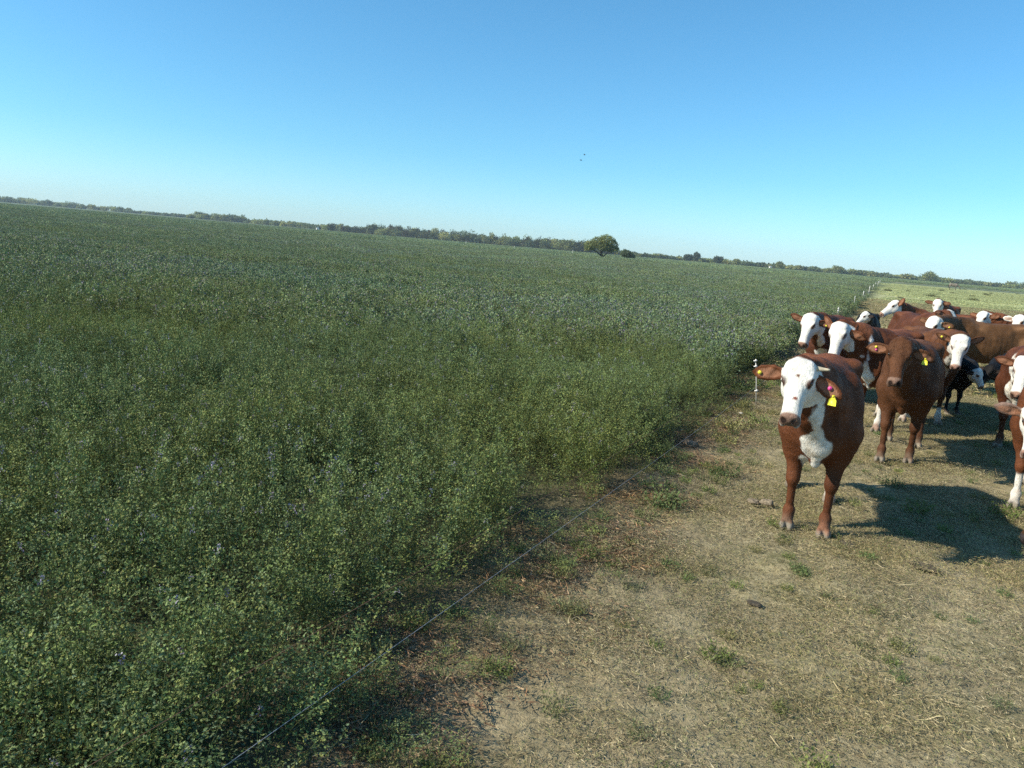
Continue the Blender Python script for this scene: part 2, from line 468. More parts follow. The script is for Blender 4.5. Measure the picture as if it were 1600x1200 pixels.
    nr = np.zeros(len(V) * 3, dtype=np.float32); me.vertex_normals.foreach_get('vector', nr); nr = nr.reshape(-1, 3)
    hl = ((V - pb) @ HM) / q
    isear = np.zeros(len(V))
    earin = np.zeros(len(V))
    for b, ec, EM, L in EARS:
        e = (V - ec) @ EM
        rr = np.sqrt((e[:, 0] / (L * .60)) ** 2 + (e[:, 1] / (.080 * q)) ** 2 + (e[:, 2] / (.05 * q)) ** 2)
        isear = np.maximum(isear, sstep(1.02, .96, rr))
        earin = np.maximum(earin, sstep(1.02, .9, np.sqrt((e[:, 0] / (L * .42)) ** 2 + (e[:, 1] / (.045 * q)) ** 2)) * (np.abs(e[:, 2]) < .05) * ((nr @ EM[:, 2]) > .25))
    inh = (hl[:, 0] > -.12) & (hl[:, 0] < .6) & (np.abs(hl[:, 1]) < .18) & (hl[:, 2] > -.32) & (hl[:, 2] < .13)
    def blend(mask, c):
        nonlocal col
        m = np.clip(mask, 0, 1)[:, None]; col = col * (1 - m) + np.asarray(c) * m
    wh = WHITE * (1 + .06 * nf)[:, None]
    st = sstep(.0, .45, fbm(V, 13, 37, 3))[:, None] * np.where(inh, .22, .55)[:, None]; wh = wh * (1 - st) + np.array((.50, .41, .30)) * st
    if face in ('white', 'blaze', 'mottle'):
        edge = hl[:, 0] + .035 * nz + .012 * nf - (-.055 + .55 * np.maximum(0, -(hl[:, 2] + .03)) * (1 if face != 'white' else .45))
        m = sstep(-.012, .016, edge) * inh
        if face == 'blaze':
            m = m * sstep(.02, -.02, np.abs(hl[:, 1]) + .03 * nz - (.075 + .1 * sstep(.3, .45, hl[:, 0])))
        if face == 'mottle':
            m = m * (1 - sstep(.1, .3, nz + .35 * sstep(.2, 0, hl[:, 0])) * .9)
        blend(m * (1 - isear), wh)
    if bib:
        fr = nr[:, 0] * .85 - nr[:, 2] * .45
        wdt = (.026 + .085 * sstep(.90, .76, V[:, 2]) - .03 * sstep(.70, .6, V[:, 2])) * bib
        m = sstep(.010, -.010, np.abs(V[:, 1] + .015) + .10 * fbm(V, 7.5, 57, 3) - wdt * (.72 + .5 * sstep(.62, .85, V[:, 2]))) * sstep(.08, .14, fr + .1 * nf) * (V[:, 0] > .5) * (V[:, 2] > .5) * (~inh | (hl[:, 2] < -.18))
        blend(m, wh)
        if belly: blend(sstep(-.35, -.7, nr[:, 2]) * sstep(.72, .64, V[:, 2] + .05 * nz) * (V[:, 2] > .45) * (np.abs(V[:, 1]) < .26) * .9, wh * .9)
    if crest:
        m = (V[:, 0] > .35) & (nr[:, 2] > .4) & ~inh
        blend(m * sstep(.07, .04, np.abs(V[:, 1]) + .04 * nz) * crest, wh)
    # legs
    for i, (x0, sd) in enumerate(((.5, 1), (.5, -1), (-.65, 1), (-.65, -1))):
        if socks[i]:
            m = (np.abs(V[:, 0] - x0) < .45) & (V[:, 1] * sd > 0)
            blend(m * sstep(.02, -.02, V[:, 2] + .05 * nz - socks[i]), wh * (.85 + .1 * nz)[:, None])
    blend(sstep(.16, .06, V[:, 2] + .03 * nz) * .55, (.20, .15, .105))            # mud on the pasterns
    blend(sstep(.072, .058, V[:, 2] + .008 * nz), (.215, .185, .145))             # hooves
    blend(sstep(.12, .42, fbm(V, 5.5, 31, 3)) * sstep(.95, .45, V[:, 2]) * (V[:, 0] < .3) * .55, (.085, .066, .040))       # dried dung and dust
    blend(sstep(.05, .5, fbm(V, 3.0, 33, 3)) * sstep(.1, .5, nr[:, 2]) * .55 * (~inh), np.minimum(c0 * 2.1 + .012, .3))             # bleached hair, strengthened to paint a sunlit back into the coat
    blend((V[:, 0] < -.84) * sstep(.52, .42, V[:, 2]), wh * .8)
    # head details
    np_m = inh * sstep(.462, .482, hl[:, 0] + .010 * nf) * sstep(-.125, -.10, hl[:, 2])
    blend(np_m, np.array(nose) * (.72 + .35 * nf - .35 * sstep(.0, -.09, hl[:, 2]))[:, None])
    blend(inh * sstep(.40, .46, hl[:, 0]) * sstep(-.108, -.125, hl[:, 2]) * .75 * (1 if face != 'none' else .6), (.10, .085, .07))
    for sd in (1, -1):
        dn = np.linalg.norm(hl - np.array((.537, sd * .05, -.04)), axis=1)
        blend(sstep(.040, .026, dn + .006 * nf), (.018, .010, .008))
        de = np.sqrt(((hl[:, 0] - .165) / .050) ** 2 + ((hl[:, 1] - sd * .112) / .05) ** 2 + ((hl[:, 2] - .004) / .036) ** 2)
        blend(sstep(1.25, .8, de + .25 * nz), lid if lid is not None else ((.16, .075, .045) if face != 'none' else c0 * .5))
    for (x, y, r, c) in spots:
        blend(inh * sstep(r * 1.15, r * .75, np.hypot(hl[:, 0] - x, hl[:, 1] - y) + .006 * nf) * (hl[:, 2] > -.06), c)
    blend(isear * (1 - earwhite), c0 * (1 + .3 * nz)[:, None])
    if earwhite: blend(isear * sstep(-.1, .2, nz + .2) * earwhite, wh)
    blend(earin * .75, np.array((.30, .145, .085)) if coat != 'black' else np.array((.05, .035, .03)))
    # ---- fur relief
    amp = .0016 + .0028 * (inh & (hl[:, 0] < .2) & (hl[:, 2] > -.03))
    along = np.linalg.norm(V - np.array((.45, 0, 1.0)), axis=1)
    neckm = (~inh) * sstep(.25, .40, along) * (V[:, 0] > .45) * (V[:, 2] > .62)
    ribm = sstep(-.40, -.25, V[:, 0]) * sstep(.30, .18, V[:, 0]) * sstep(.62, .72, V[:, 2]) * sstep(1.15, 1.0, V[:, 2])
    disp = nf * amp * 1.3 + fbm(V, 9, 12, 3) * .0075 * (~inh) * (V[:, 2] > .45) + neckm * .0065 * np.sin(along * 62 + 3 * nz) * sstep(-.2, .3, nz) + ribm * .0011 * np.sin(V[:, 0] * 70 + nz)
    disp = disp + np.where(inh & (hl[:, 0] < .17) & (hl[:, 2] > -.02), fbm(V, 40, 41, 2) * .0028, 0)
    V2 = (V + nr * disp[:, None]) * s
    me.vertices.foreach_set('co', V2.astype(np.float32).ravel()); me.update()
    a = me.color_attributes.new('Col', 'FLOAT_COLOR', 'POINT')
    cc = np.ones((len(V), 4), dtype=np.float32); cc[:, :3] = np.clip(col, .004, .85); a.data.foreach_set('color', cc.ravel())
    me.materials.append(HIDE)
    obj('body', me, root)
    if fur:
        n = int(150000 * fur)
        Pq = V2[Qd]; area = np.linalg.norm(np.cross(Pq[:, 2] - Pq[:, 0], Pq[:, 3] - Pq[:, 1]), axis=1)
        fi = rng.choice(len(Qd), n, p=area / area.sum()); u = rng.random((n, 1)); w = rng.random((n, 1)); A = Pq[fi]
        bp = (A[:, 0] * (1 - u) + A[:, 1] * u) * (1 - w) + (A[:, 3] * (1 - u) + A[:, 2] * u) * w
        vi = Qd[fi, 0]; fn = nr[vi]; hh = hl[vi]; ih = inh[vi]
        fl = np.tile((-.75, 0.0, -.65), (n, 1)); fl[ih] = HM[:, 0] * .9 + HM[:, 2] * -.15
        fl = fl + rng.normal(size=(n, 3)) * .22 + np.stack([fbm(V[vi], 4, 61, 2), fbm(V[vi], 4, 62, 2), fbm(V[vi], 4, 63, 2)], 1) * .55
        curl = ih & (hh[:, 0] < .15) & (hh[:, 2] > -.04); fl[curl] += rng.normal(size=(curl.sum(), 3)) * .5
        fl = fl - fn * (fl * fn).sum(1)[:, None]; fl /= np.maximum(1e-6, np.linalg.norm(fl, axis=1))[:, None]
        dr = fl + fn * rng.uniform(.06, .28, (n, 1)) * np.where(ih, .5, 1.0)[:, None]; L = rng.uniform(.007, .015, n) * (1 + .2 * curl) * np.where(V[vi, 2] < .45, .7, 1) * s
        sd_ = np.cross(fl, fn); wd = .0011 * s
        ok = (V[vi, 2] > .09) & ~(ih & ((hh[:, 0] > .44) | (col[vi].mean(1) > .3))) & (isear[vi] < .5)
        for sg in (1, -1): ok &= np.linalg.norm(hh - np.array((.163, sg * .105, .004)), axis=1) > .034
        bp, dr, L, sd_, vi = bp[ok], dr[ok], L[ok], sd_[ok], vi[ok]; n = len(bp)
        HV = np.stack([bp - sd_ * wd, bp + sd_ * wd, bp + dr * L[:, None]], 1).reshape(-1, 3)
        hc = np.repeat(np.clip(col[vi] * (1 + rng.uniform(-.4, .45, (n, 1)) * np.where(col[vi].mean(1) > .3, .25, 1.0)[:, None]), .003, .8), 3, 0)
        obj('hair', mesh_np('hair', HV, tris=np.arange(len(HV)).reshape(-1, 3), col=hc, mat=HIDE), root)
    # ---- parts
    if eyes:
        for sd in (1, -1):
            E, EQ = sphere_np(H(.163, sd * .103, .003) * s, .0245 * q * s)
            obj('eye', mesh_np('eye', E, quads=EQ, mat=EYE, smooth=True), root)
    for (sd, L, up, back, fl) in horns:
        pts = []
        for t in np.linspace(0, 1, 9):
            pts.append(H(-.005 - back * t * t, sd * (.085 + L * t), .0 + up * t * t - .01) * s)
        Vt, Qt, Tt = tube_np(pts, np.linspace(.030, .009, 9) * q * s, 10)
        obj('horn', mesh_np('horn', Vt, quads=Qt, tris=Tt, mat=HORN, smooth=True), root)
    for (ear, u, w_, big) in tags:
        b, ec, EM, L = EARS[ear]
        down = np.array((0, 0, -1.0)); sb = np.array((S.x * cos(psi) + S.y * sin(psi), -S.x * sin(psi) + S.y * cos(psi), S.z)); nrm = EM[:, 2] * .7 + sb * .45; nrm[2] *= .4; nrm /= np.linalg.norm(nrm)
        down = down - nrm * (down @ nrm); down /= np.linalg.norm(down); ri = np.cross(down, nrm)
        c = (ec + EM[:, 0] * L * u + EM[:, 1] * w_ * q + EM[:, 2] * .028) * s
        pl = [(-.010, -.012), (.010, -.012), (.013, .012), (.031, .030), (.034, .078), (-.034, .078), (-.031, .030), (-.013, .012)]
        k = len(pl); VV = []
        for t in (-.002, .002):
            for (x, y) in pl: VV.append(c + (ri * x + down * y) * big * s + nrm * t)
        tr = [(0, i, i + 1) for i in range(1, k - 1)]; T2 = [(k + a_, k + c_, k + b_) for a_, b_, c_ in tr]
        QQ = [(i, (i + 1) % k, k + (i + 1) % k, k + i) for i in range(k)]
        et = obj('ear_tag', mesh_np('ear_tag', VV, quads=QQ, tris=[(a_, b_, c_) for a_, b_, c_ in tr] + T2, mat=TAG_Y), root)
        bv, bq = sphere_np(c + nrm * .004, .009 * big * s, 10, 6)
        obj('pin', mesh_np('pin', bv, quads=bq, mat=TAG_Y, smooth=True), et)
    for (ear, u, w_, r, mt) in buttons:
        b, ec, EM, L = EARS[ear]
        c = (ec + EM[:, 0] * L * u + EM[:, 1] * w_ * q + EM[:, 2] * .016) * s
        t0 = c - EM[:, 2] * .012; t1 = c + EM[:, 2] * .006
        Vt, Qt, Tt = tube_np([t0, c, t1], [r * s, r * s, r * .8 * s], 14)
        Vh, Qh, Th = tube_np([t1 - EM[:, 2] * .001, t1 + EM[:, 2] * .004], [r * .35 * s] * 2, 8)
        Vt, Qt, Tt = join_np([(Vt, Qt, Tt), (Vh, Qh, Th)])
        obj('ear_button', mesh_np('ear_button', Vt, quads=Qt, tris=Tt, mat=mt), root)
    return root

def build_herd():
    br = (.12, .05, .03)
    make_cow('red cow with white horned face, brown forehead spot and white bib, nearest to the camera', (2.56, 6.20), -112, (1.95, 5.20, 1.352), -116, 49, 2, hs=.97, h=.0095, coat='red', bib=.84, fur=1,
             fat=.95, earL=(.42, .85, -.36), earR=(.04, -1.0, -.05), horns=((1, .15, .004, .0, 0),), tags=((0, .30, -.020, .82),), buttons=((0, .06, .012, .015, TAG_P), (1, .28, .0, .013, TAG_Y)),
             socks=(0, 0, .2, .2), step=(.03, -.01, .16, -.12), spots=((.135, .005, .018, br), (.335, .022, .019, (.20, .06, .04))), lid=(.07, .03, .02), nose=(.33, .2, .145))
    make_cow('plain red-brown cow with brown face, standing just behind the horned cow', (4.52, 8.68), -120, (3.78, 7.55, 1.36), -117, 52, 0, h=.011, coat='brown', face='none',
             earL=(.05, .85, -.40), earR=(-.15, -.95, -.35), tags=((0, .12, -.01, .74),), fur=1, buttons=((1, .05, .015, .011, TAG_P), (1, .05, -.02, .012, TAG_Y)), socks=(0, 0, 0, 0), step=(-.08, .10, .06, -.05), nose=(.36, .22, .16))
    make_cow('red cow with curly white face beside the alfalfa, left edge of the herd', (5.05, 12.35), -118, (4.16, 11.0, 1.33), -134, 62, 4, fur=.6, h=.013, coat='dark',
             earL=(-.1, .9, -.5), earR=(-.25, -.9, .15), buttons=((0, .05, -.02, .014, TAG_Y),), bib=.8, horns=((1, .05, .01, .01, 0),))
    make_cow('red cow with lowered white face and white socks, behind the horned cow', (5.02, 10.30), -130, (4.02, 9.62, 1.34), -127, 62, 8, fur=.6, h=.012, coat='red', bib=.5,
             earL=(.2, .85, -.45), earR=(-.7, -.6, .1), socks=(.34, .30, .3, .3), earwhite=0, step=(.05, -.05, 0, 0), lid=(.25, .2, .18))
    make_cow('red cow with long white face and pink nose, right of plain brown cow', (6.02, 11.25), -104, (5.64, 9.80, 1.30), -120, 68, 0, hs=.9, fur=.6, h=.012, coat='brown', bib=.9,
             earL=(-.5, .8, -.2), earR=(-.35, -.95, .12), buttons=((1, .15, .0, .014, TAG_Y),), socks=(.25, .25, .25, .25), nose=(.55, .33, .25), step=(.1, -.1, 0, 0))
    make_cow('large rust-brown cow standing broadside with white head turned left', (8.72, 14.25), 172, (7.38, 13.72, 1.31), -158, 58, -5, s=1.03, h=.014, coat='tan', bib=.6,
             earL=(-.2, .9, -.5), earR=(-.1, -1, -.1), buttons=((0, .15, -.02, .015, TAG_Y),), fat=.98)
    make_cow('red cow with raised white head and neck, looking left over the herd', (9.45, 17.35), 168, (8.33, 17.2, 1.43), -172, 36, 0, h=.015, coat='red', bib=1.4,
             earL=(-.55, .6, .5), earR=(-.1, -1, -.1))
    make_cow('dark calf with small white face, looking left at the back of the herd', (8.3, 18.35), -118, (7.84, 17.5, 1.12), -168, 45, 0, s=.84, hs=.85, h=.015, coat='black', cat='calf', earL=(-.3, .9, -.3))
    make_cow('white-faced red cow with both ears spread wide, farthest back in the herd', (12.35, 22.3), -122, (11.56, 21.5, 1.42), -121, 58, 0, h=.017, coat='red', earL=(-.1, 1, .12), earR=(-.1, -1, .05))
    make_cow('red cow with brown cheek and white blaze, looking right', (8.22, 15.95), -95, (8.29, 14.95, 1.40), -58, 42, 0, h=.014, coat='dark', face='blaze', earL=(-.3, .9, -.2), earR=(-.5, -.8, -.1), lid=(.1, .04, .02))
    make_cow('red cow at back right with white crown, hidden behind the broadside cow', (11.5, 16.9), 178, (10.18, 17.0, 1.36), -150, 50, 0, h=.016, coat='red', earR=(-.1, -1, 0), earL=(-.4, .8, -.2))
    make_cow('mostly white-headed cow at right edge, behind rump of broadside cow', (11.15, 16.2), -140, (10.08, 15.6, 1.40), -146, 48, 0, h=.015, coat='red', bib=1.6, crest=1.0, earwhite=.95, earR=(-.1, -1, .02))
    make_cow('small black calf with white face, standing in shade of the herd', (6.62, 11.9), -76, (6.72, 11.1, .76), -62, 58, 0, s=.72, hs=.82, h=.013, coat='black', cat='calf', socks=(0, 0, 0, 0), earL=(-.2, 1, -.1))
    make_cow('black calf with yellow ear tag, head lowered behind the small shaded calf', (8.10, 11.75), 172, (7.02, 11.30, .80), -160, 50, 0, s=.80, hs=.85, h=.014, coat='black', face='none', cat='calf', tags=((0, .1, -.01, 1.0),), nose=(.5, .42, .38))
    make_cow('rust cow with white face and dark curly ear, half cut off by right edge', (6.62, 9.75), -134, (5.74, 8.62, 1.20), -136, 62, 0, fur=.6, h=.012, coat='dark', earR=(-.15, -1, .05), earL=(-.3, .9, -.3), bib=1.0, lid=(.12, .05, .035))
    make_cow('white-faced cow with red-and-white ear and white foreleg, cut by right edge', (5.16, 7.22), -128, (4.40, 6.34, 1.02), -122, 62, 0, s=.95, fur=1, h=.0105, coat='red', bib=1.4, earR=(-.12, -1, -.02), earL=(-.3, .9, -.3),
             socks=(.35, .36, .3, .3), earwhite=.15, nose=(.52, .31, .24), step=(.1, .06, 0, 0))
    make_cow('grazing red-brown cow, only its nose showing at right edge', (5.40, 5.62), 178, (4.22, 5.60, .47), 176, 52, 0, h=.013, coat='tan', face='none', nose=(.06, .05, .05))
build_herd()

# ------------------------------------------------------------------ horse far off in the pasture
def make_horse():
    root = empty('horse', (93.0, 168.0, 0), radians(-20))
    tag(root, 'grey-brown horse grazing far off near the end of the pasture', 'horse')
    v = Vol((-1.3, -.45, -.02), (1.9, .45, 1.8), .03)
    v.loft([(-.85, 1.3, 1.05, .12), (-.7, 1.45, .85, .25), (-.4, 1.5, .78, .29), (0, 1.42, .74, .30), (.4, 1.48, .72, .27), (.62, 1.45, .8, .22), (.75, 1.3, .95, .15)], k=.05)
    for sd in (1, -1):
        v.cone((.48, sd * .15, .95), (.5, sd * .14, .5), .13, .06, k=.06); v.cone((.5, sd * .14, .5), (.47, sd * .14, .08), .05, .045, k=.03); v.ell((.5, sd * .14, .05), (.08, .06, .06))
        v.cone((-.6, sd * .16, 1.05), (-.68, sd * .15, .58), .2, .08, k=.07); v.cone((-.68, sd * .15, .58), (-.62, sd * .14, .08), .06, .045, k=.03); v.ell((-.59, sd * .14, .05), (.08, .06, .06))
    v.cone((.6, 0, 1.2), (1.15, 0, .85), .2, .12, k=.08); v.cone((1.13, 0, .9), (1.32, 0, .42), .12, .07, k=.05); v.ell((1.33, 0, .4), (.09, .07, .08))
    for sd in (1, -1): v.cone((1.1, sd * .07, .96), (1.12, sd * .09, 1.1), .035, .02, k=.02)
    V, Q = v.mesh()
    nz = fbm(V, 3, 2)
    col = np.array((.20, .165, .125)) * (1 + .5 * nz)[:, None]
    m = sstep(.75, .5, V[:, 2])[:, None]; col = col * (1 - m) + np.array((.07, .055, .045)) * m
    obj('body', mesh_np('body', V, quads=Q, col=col, mat=HIDE, smooth=True), root)
    mt = simple_mat('dark_hair', (.035, .028, .022), .7)
    tv, tq, tt = tube_np([(-.84, 0, 1.25), (-.95, 0, 1.0), (-.95, 0, .6), (-.92, 0, .45)], [.04, .07, .08, .02])
    obj('tail', mesh_np('tail', tv, quads=tq, tris=tt, mat=mt, smooth=True), root)
    mv, mq, mtt = tube_np([(.55, 0, 1.5), (.85, 0, 1.27), (1.08, 0, 1.02)], [.04, .06, .04])
    obj('mane', mesh_np('mane', mv, quads=mq, tris=mtt, mat=mt, smooth=True), root)
make_horse()

# ------------------------------------------------------------------ ground
FX = lambda y: 3.58 + np.where(np.asarray(y) < 11, .503, .468) * (np.asarray(y) - 11)      # the fence line
def edge_x(y):                                                                       # where the crop stops
    y = np.asarray(y, dtype=np.float64)
    P = np.stack([y, y * 0, y * 0], 1)
    return FX(y) - .14 + .14 * sstep(3.8, 2.4, y) - .34 * sstep(4.5, 8, y) + .34 * vnoise(P, .8, 4) + .20 * vnoise(P, 2.3, 5) + .5 * sstep(14, 30, y)
PAST_END = 212.0

def spaced(lo, hi, d0, d1, grow, far):
    a = list(np.arange(d0, d1, lo)); b = []; x = d1; st = lo
    while x < hi: b.append(x); st *= grow; x += st
    b.append(hi); pre = []; x = d0; st = lo
    while x > far:
        st *= grow; x -= st; pre.append(x)
    q = np.array(pre[::-1] + a + b); return np.clip(q, far, hi)

def make_ground():
    xs = spaced(.055, 1600, -2.2, 7.5, 1.17, -1600); ys = spaced(.055, 1540, 1.6, 13.5, 1.10, -60)
    X, Y = np.meshgrid(xs, ys, indexing='ij')
    P = np.stack([X.ravel(), Y.ravel(), 0 * X.ravel()], 1)
    near = sstep(60, 12, np.hypot(P[:, 0], P[:, 1]))
    z = near * (.020 * fbm(P, 1.6, 1, 2) + .016 * fbm(P, 6.5, 2, 3) + .006 * vnoise(P, 17, 8)) - .012
    # trodden hoof dents
    hd = vnoise(P, 5.2, 21); z -= near * .026 * sstep(.30, .55, hd) + near * .010 * sstep(.2, .6, vnoise(P, 13, 22))
    P[:, 2] = z
    nx, ny = X.shape
    I = np.arange(nx * ny).reshape(nx, ny)
    Q = np.stack([I[:-1, :-1], I[1:, :-1], I[1:, 1:], I[:-1, 1:]], -1).reshape(-1, 4)
    m, nt, b = new_mat('ground_soil')
    g = N(nt, 'ShaderNodeNewGeometry'); pos = g.outputs['Position']
    def noise(sc, det=4.0, rough=.55, dist=0.0):
        n = N(nt, 'ShaderNodeTexNoise', Scale=sc, Detail=det, Roughness=rough, Distortion=dist); nt.links.new(pos, n.inputs['Vector']); return n.outputs[0]
    sx = N(nt, 'ShaderNodeSeparateXYZ'); nt.links.new(pos, sx.inputs[0])
    x, y = sx.outputs[0], sx.outputs[1]
    fx = math_n(nt, 'MULTIPLY_ADD', math_n(nt, 'SUBTRACT', y, 11.0), .485, 3.10)
    sd = math_n(nt, 'SUBTRACT', x, fx)                                       # >0 : grazed side
    sd = math_n(nt, 'ADD', sd, math_n(nt, 'MULTIPLY_ADD', noise(.8), 1.0, -.5))
    graz = ramp(nt, math_n(nt, 'MULTIPLY_ADD', sd, .8, .5), [(0, (0, 0, 0)), (1, (1, 1, 1))])
    n1, n2, n3 = noise(.7, 5), noise(3.2, 6, .65), noise(22, 6, .7)
    soil = ramp(nt, n2, [(.30, (.185, .150, .095)), (.5, (.30, .25, .158)), (.68, (.40, .34, .22))])
    straw = ramp(nt, n3, [(.32, (.13, .11, .055)), (.5, (.33, .275, .15)), (.66, (.48, .41, .24))])
    ground = mix_c(nt, ramp(nt, n1, [(.38, (.25, .25, .25)), (.62, (.85, .85, .85))]), soil, straw)
    green = ramp(nt, noise(1.4, 6, .7), [(.50, (0, 0, 0)), (.68, (.55, .55, .55))])
    ground = mix_c(nt, green, ground, ramp(nt, n3, [(.3, (.05, .06, .022)), (.7, (.15, .16, .065))]))
    # reddish leaf litter beside the wire
    lit = ramp(nt, math_n(nt, 'ADD', math_n(nt, 'MULTIPLY', sd, .55), math_n(nt, 'MULTIPLY_ADD', noise(2.0), 1.2, -.6)), [(.0, (1, 1, 1)), (.75, (0, 0, 0))])
    ground = mix_c(nt, math_n(nt, 'MULTIPLY', lit, .35), ground, ramp(nt, n3, [(.3, (.07, .040, .025)), (.7, (.21, .125, .078))]))
    far_p = ramp(nt, math_n(nt, 'MULTIPLY', y, 1 / 80.0), [(.25, (0, 0, 0)), (.9, (1, 1, 1))])
    mp = N(nt, 'ShaderNodeMapping'); mp.inputs['Scale'].default_value = (.25, .9, 1); nt.links.new(pos, mp.inputs[0])
    nb = N(nt, 'ShaderNodeTexNoise', Scale=.35, Detail=6.0, Roughness=.7); nt.links.new(mp.outputs[0], nb.inputs['Vector'])
    pastfar = ramp(nt, nb.outputs[0], [(.30, (.26, .275, .125)), (.5, (.38, .38, .19)), (.68, (.46, .44, .24))])
    ground = mix_c(nt, far_p, ground, pastfar)
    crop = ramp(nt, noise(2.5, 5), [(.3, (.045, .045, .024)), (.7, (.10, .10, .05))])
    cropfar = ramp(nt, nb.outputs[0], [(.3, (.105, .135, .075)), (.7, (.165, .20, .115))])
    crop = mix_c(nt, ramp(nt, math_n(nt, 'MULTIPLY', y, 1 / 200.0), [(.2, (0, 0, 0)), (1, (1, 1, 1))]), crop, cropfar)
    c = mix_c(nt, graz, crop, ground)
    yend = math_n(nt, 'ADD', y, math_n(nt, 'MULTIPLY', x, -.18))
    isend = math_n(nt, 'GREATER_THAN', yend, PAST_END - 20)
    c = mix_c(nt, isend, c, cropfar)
    strip = math_n(nt, 'MULTIPLY', math_n(nt, 'GREATER_THAN', y, 440.0), math_n(nt, 'GREATER_THAN', x, -150.0))
    c = mix_c(nt, strip, c, ramp(nt, nb.outputs[0], [(.3, (.17, .165, .095)), (.7, (.27, .25, .15))]))
    nt.links.new(c, b.inputs['Base Color']); b.inputs['Roughness'].default_value = .95; b.inputs['Specular IOR Level'].default_value = .1
    bp = N(nt, 'ShaderNodeBump', Strength=.8, Distance=.03); nt.links.new(n3, bp.inputs['Height']); nt.links.new(bp.outputs[0], b.inputs['Normal'])
    o = obj('ground', mesh_np('ground', P, quads=Q, mat=m, smooth=True)); tag(o, kind='structure')
make_ground()

# ------------------------------------------------------------------ scattered ground cover (geometry-node instances of small plant meshes)
def scatter(name, variants, pts, rot, scl, idx):
    col = bpy.data.collections.new(name + '_plants')
    for i, me in enumerate(variants):
        o = bpy.data.objects.new('%s_%03d' % (name, i), me); col.objects.link(o)
    me = mesh_np(name, pts)
    for nm, ty, dat in (('rot', 'FLOAT_VECTOR', rot), ('scl', 'FLOAT_VECTOR', scl)):
        a = me.attributes.new(nm, ty, 'POINT'); a.data.foreach_set('vector', np.asarray(dat, dtype=np.float32).ravel())
    a = me.attributes.new('pick', 'INT', 'POINT'); a.data.foreach_set('value', np.asarray(idx, dtype=np.int32))
    o = obj(name, me)
    ng = bpy.data.node_groups.new(name, 'GeometryNodeTree')
    ng.interface.new_socket('Geometry', in_out='INPUT', socket_type='NodeSocketGeometry')
    ng.interface.new_socket('Geometry', in_out='OUTPUT', socket_type='NodeSocketGeometry')
    gi = ng.nodes.new('NodeGroupInput'); go = ng.nodes.new('NodeGroupOutput')
    ip = ng.nodes.new('GeometryNodeInstanceOnPoints'); ci = ng.nodes.new('GeometryNodeCollectionInfo')
    ci.inputs['Collection'].default_value = col; ci.inputs['Separate Children'].default_value = True; ci.inputs['Reset Children'].default_value = True
    def na(nm, ty):
        n = ng.nodes.new('GeometryNodeInputNamedAttribute'); n.data_type = ty; n.inputs['Name'].default_value = nm
        return [s for s in n.outputs if s.enabled and s.name == 'Attribute'][0]
    ng.links.new(gi.outputs[0], ip.inputs['Points']); ng.links.new(ci.outputs[0], ip.inputs['Instance'])
    ip.inputs['Pick Instance'].default_value = True
    ng.links.new(na('pick', 'INT'), ip.inputs['Instance Index'])
    ng.links.new(na('rot', 'FLOAT_VECTOR'), ip.inputs['Rotation']); ng.links.new(na('scl', 'FLOAT_VECTOR'), ip.inputs['Scale'])
    ng.links.new(ip.outputs[0], go.inputs[0])
    md = o.modifiers.new('scatter', 'NODES'); md.node_group = ng
    return o

def leaves_np(P, D, Nn, L, Wd):
    """diamond leaflets: base P, direction D, normal Nn, length L, width Wd"""
    D = D / np.linalg.norm(D, axis=1)[:, None]
    Sd = np.cross(D, Nn); Sd /= np.maximum(1e-6, np.linalg.norm(Sd, axis=1))[:, None]
    Up = np.cross(Sd, D)
    L = L[:, None]; Wd = Wd[:, None]
    V = np.stack([P, P + D * L * .55 + Sd * Wd * .5 + Up * L * .06, P + D * L, P + D * L * .55 - Sd * Wd * .5 + Up * L * .06], 1).reshape(-1, 3)
    return V, np.arange(len(V)).reshape(-1, 4)

def rand_dir(n, up=0.0):
    d = rng.normal(size=(n, 3)); d[:, 2] += up; return d / np.linalg.norm(d, axis=1)[:, None]

GREENS = np.array([(.110, .162, .046), (.128, .172, .062), (.094, .142, .046), (.160, .182, .052), (.112, .158, .080)])
FLOWER = np.array([(.24, .21, .33), (.28, .26, .35), (.31, .30, .35)])

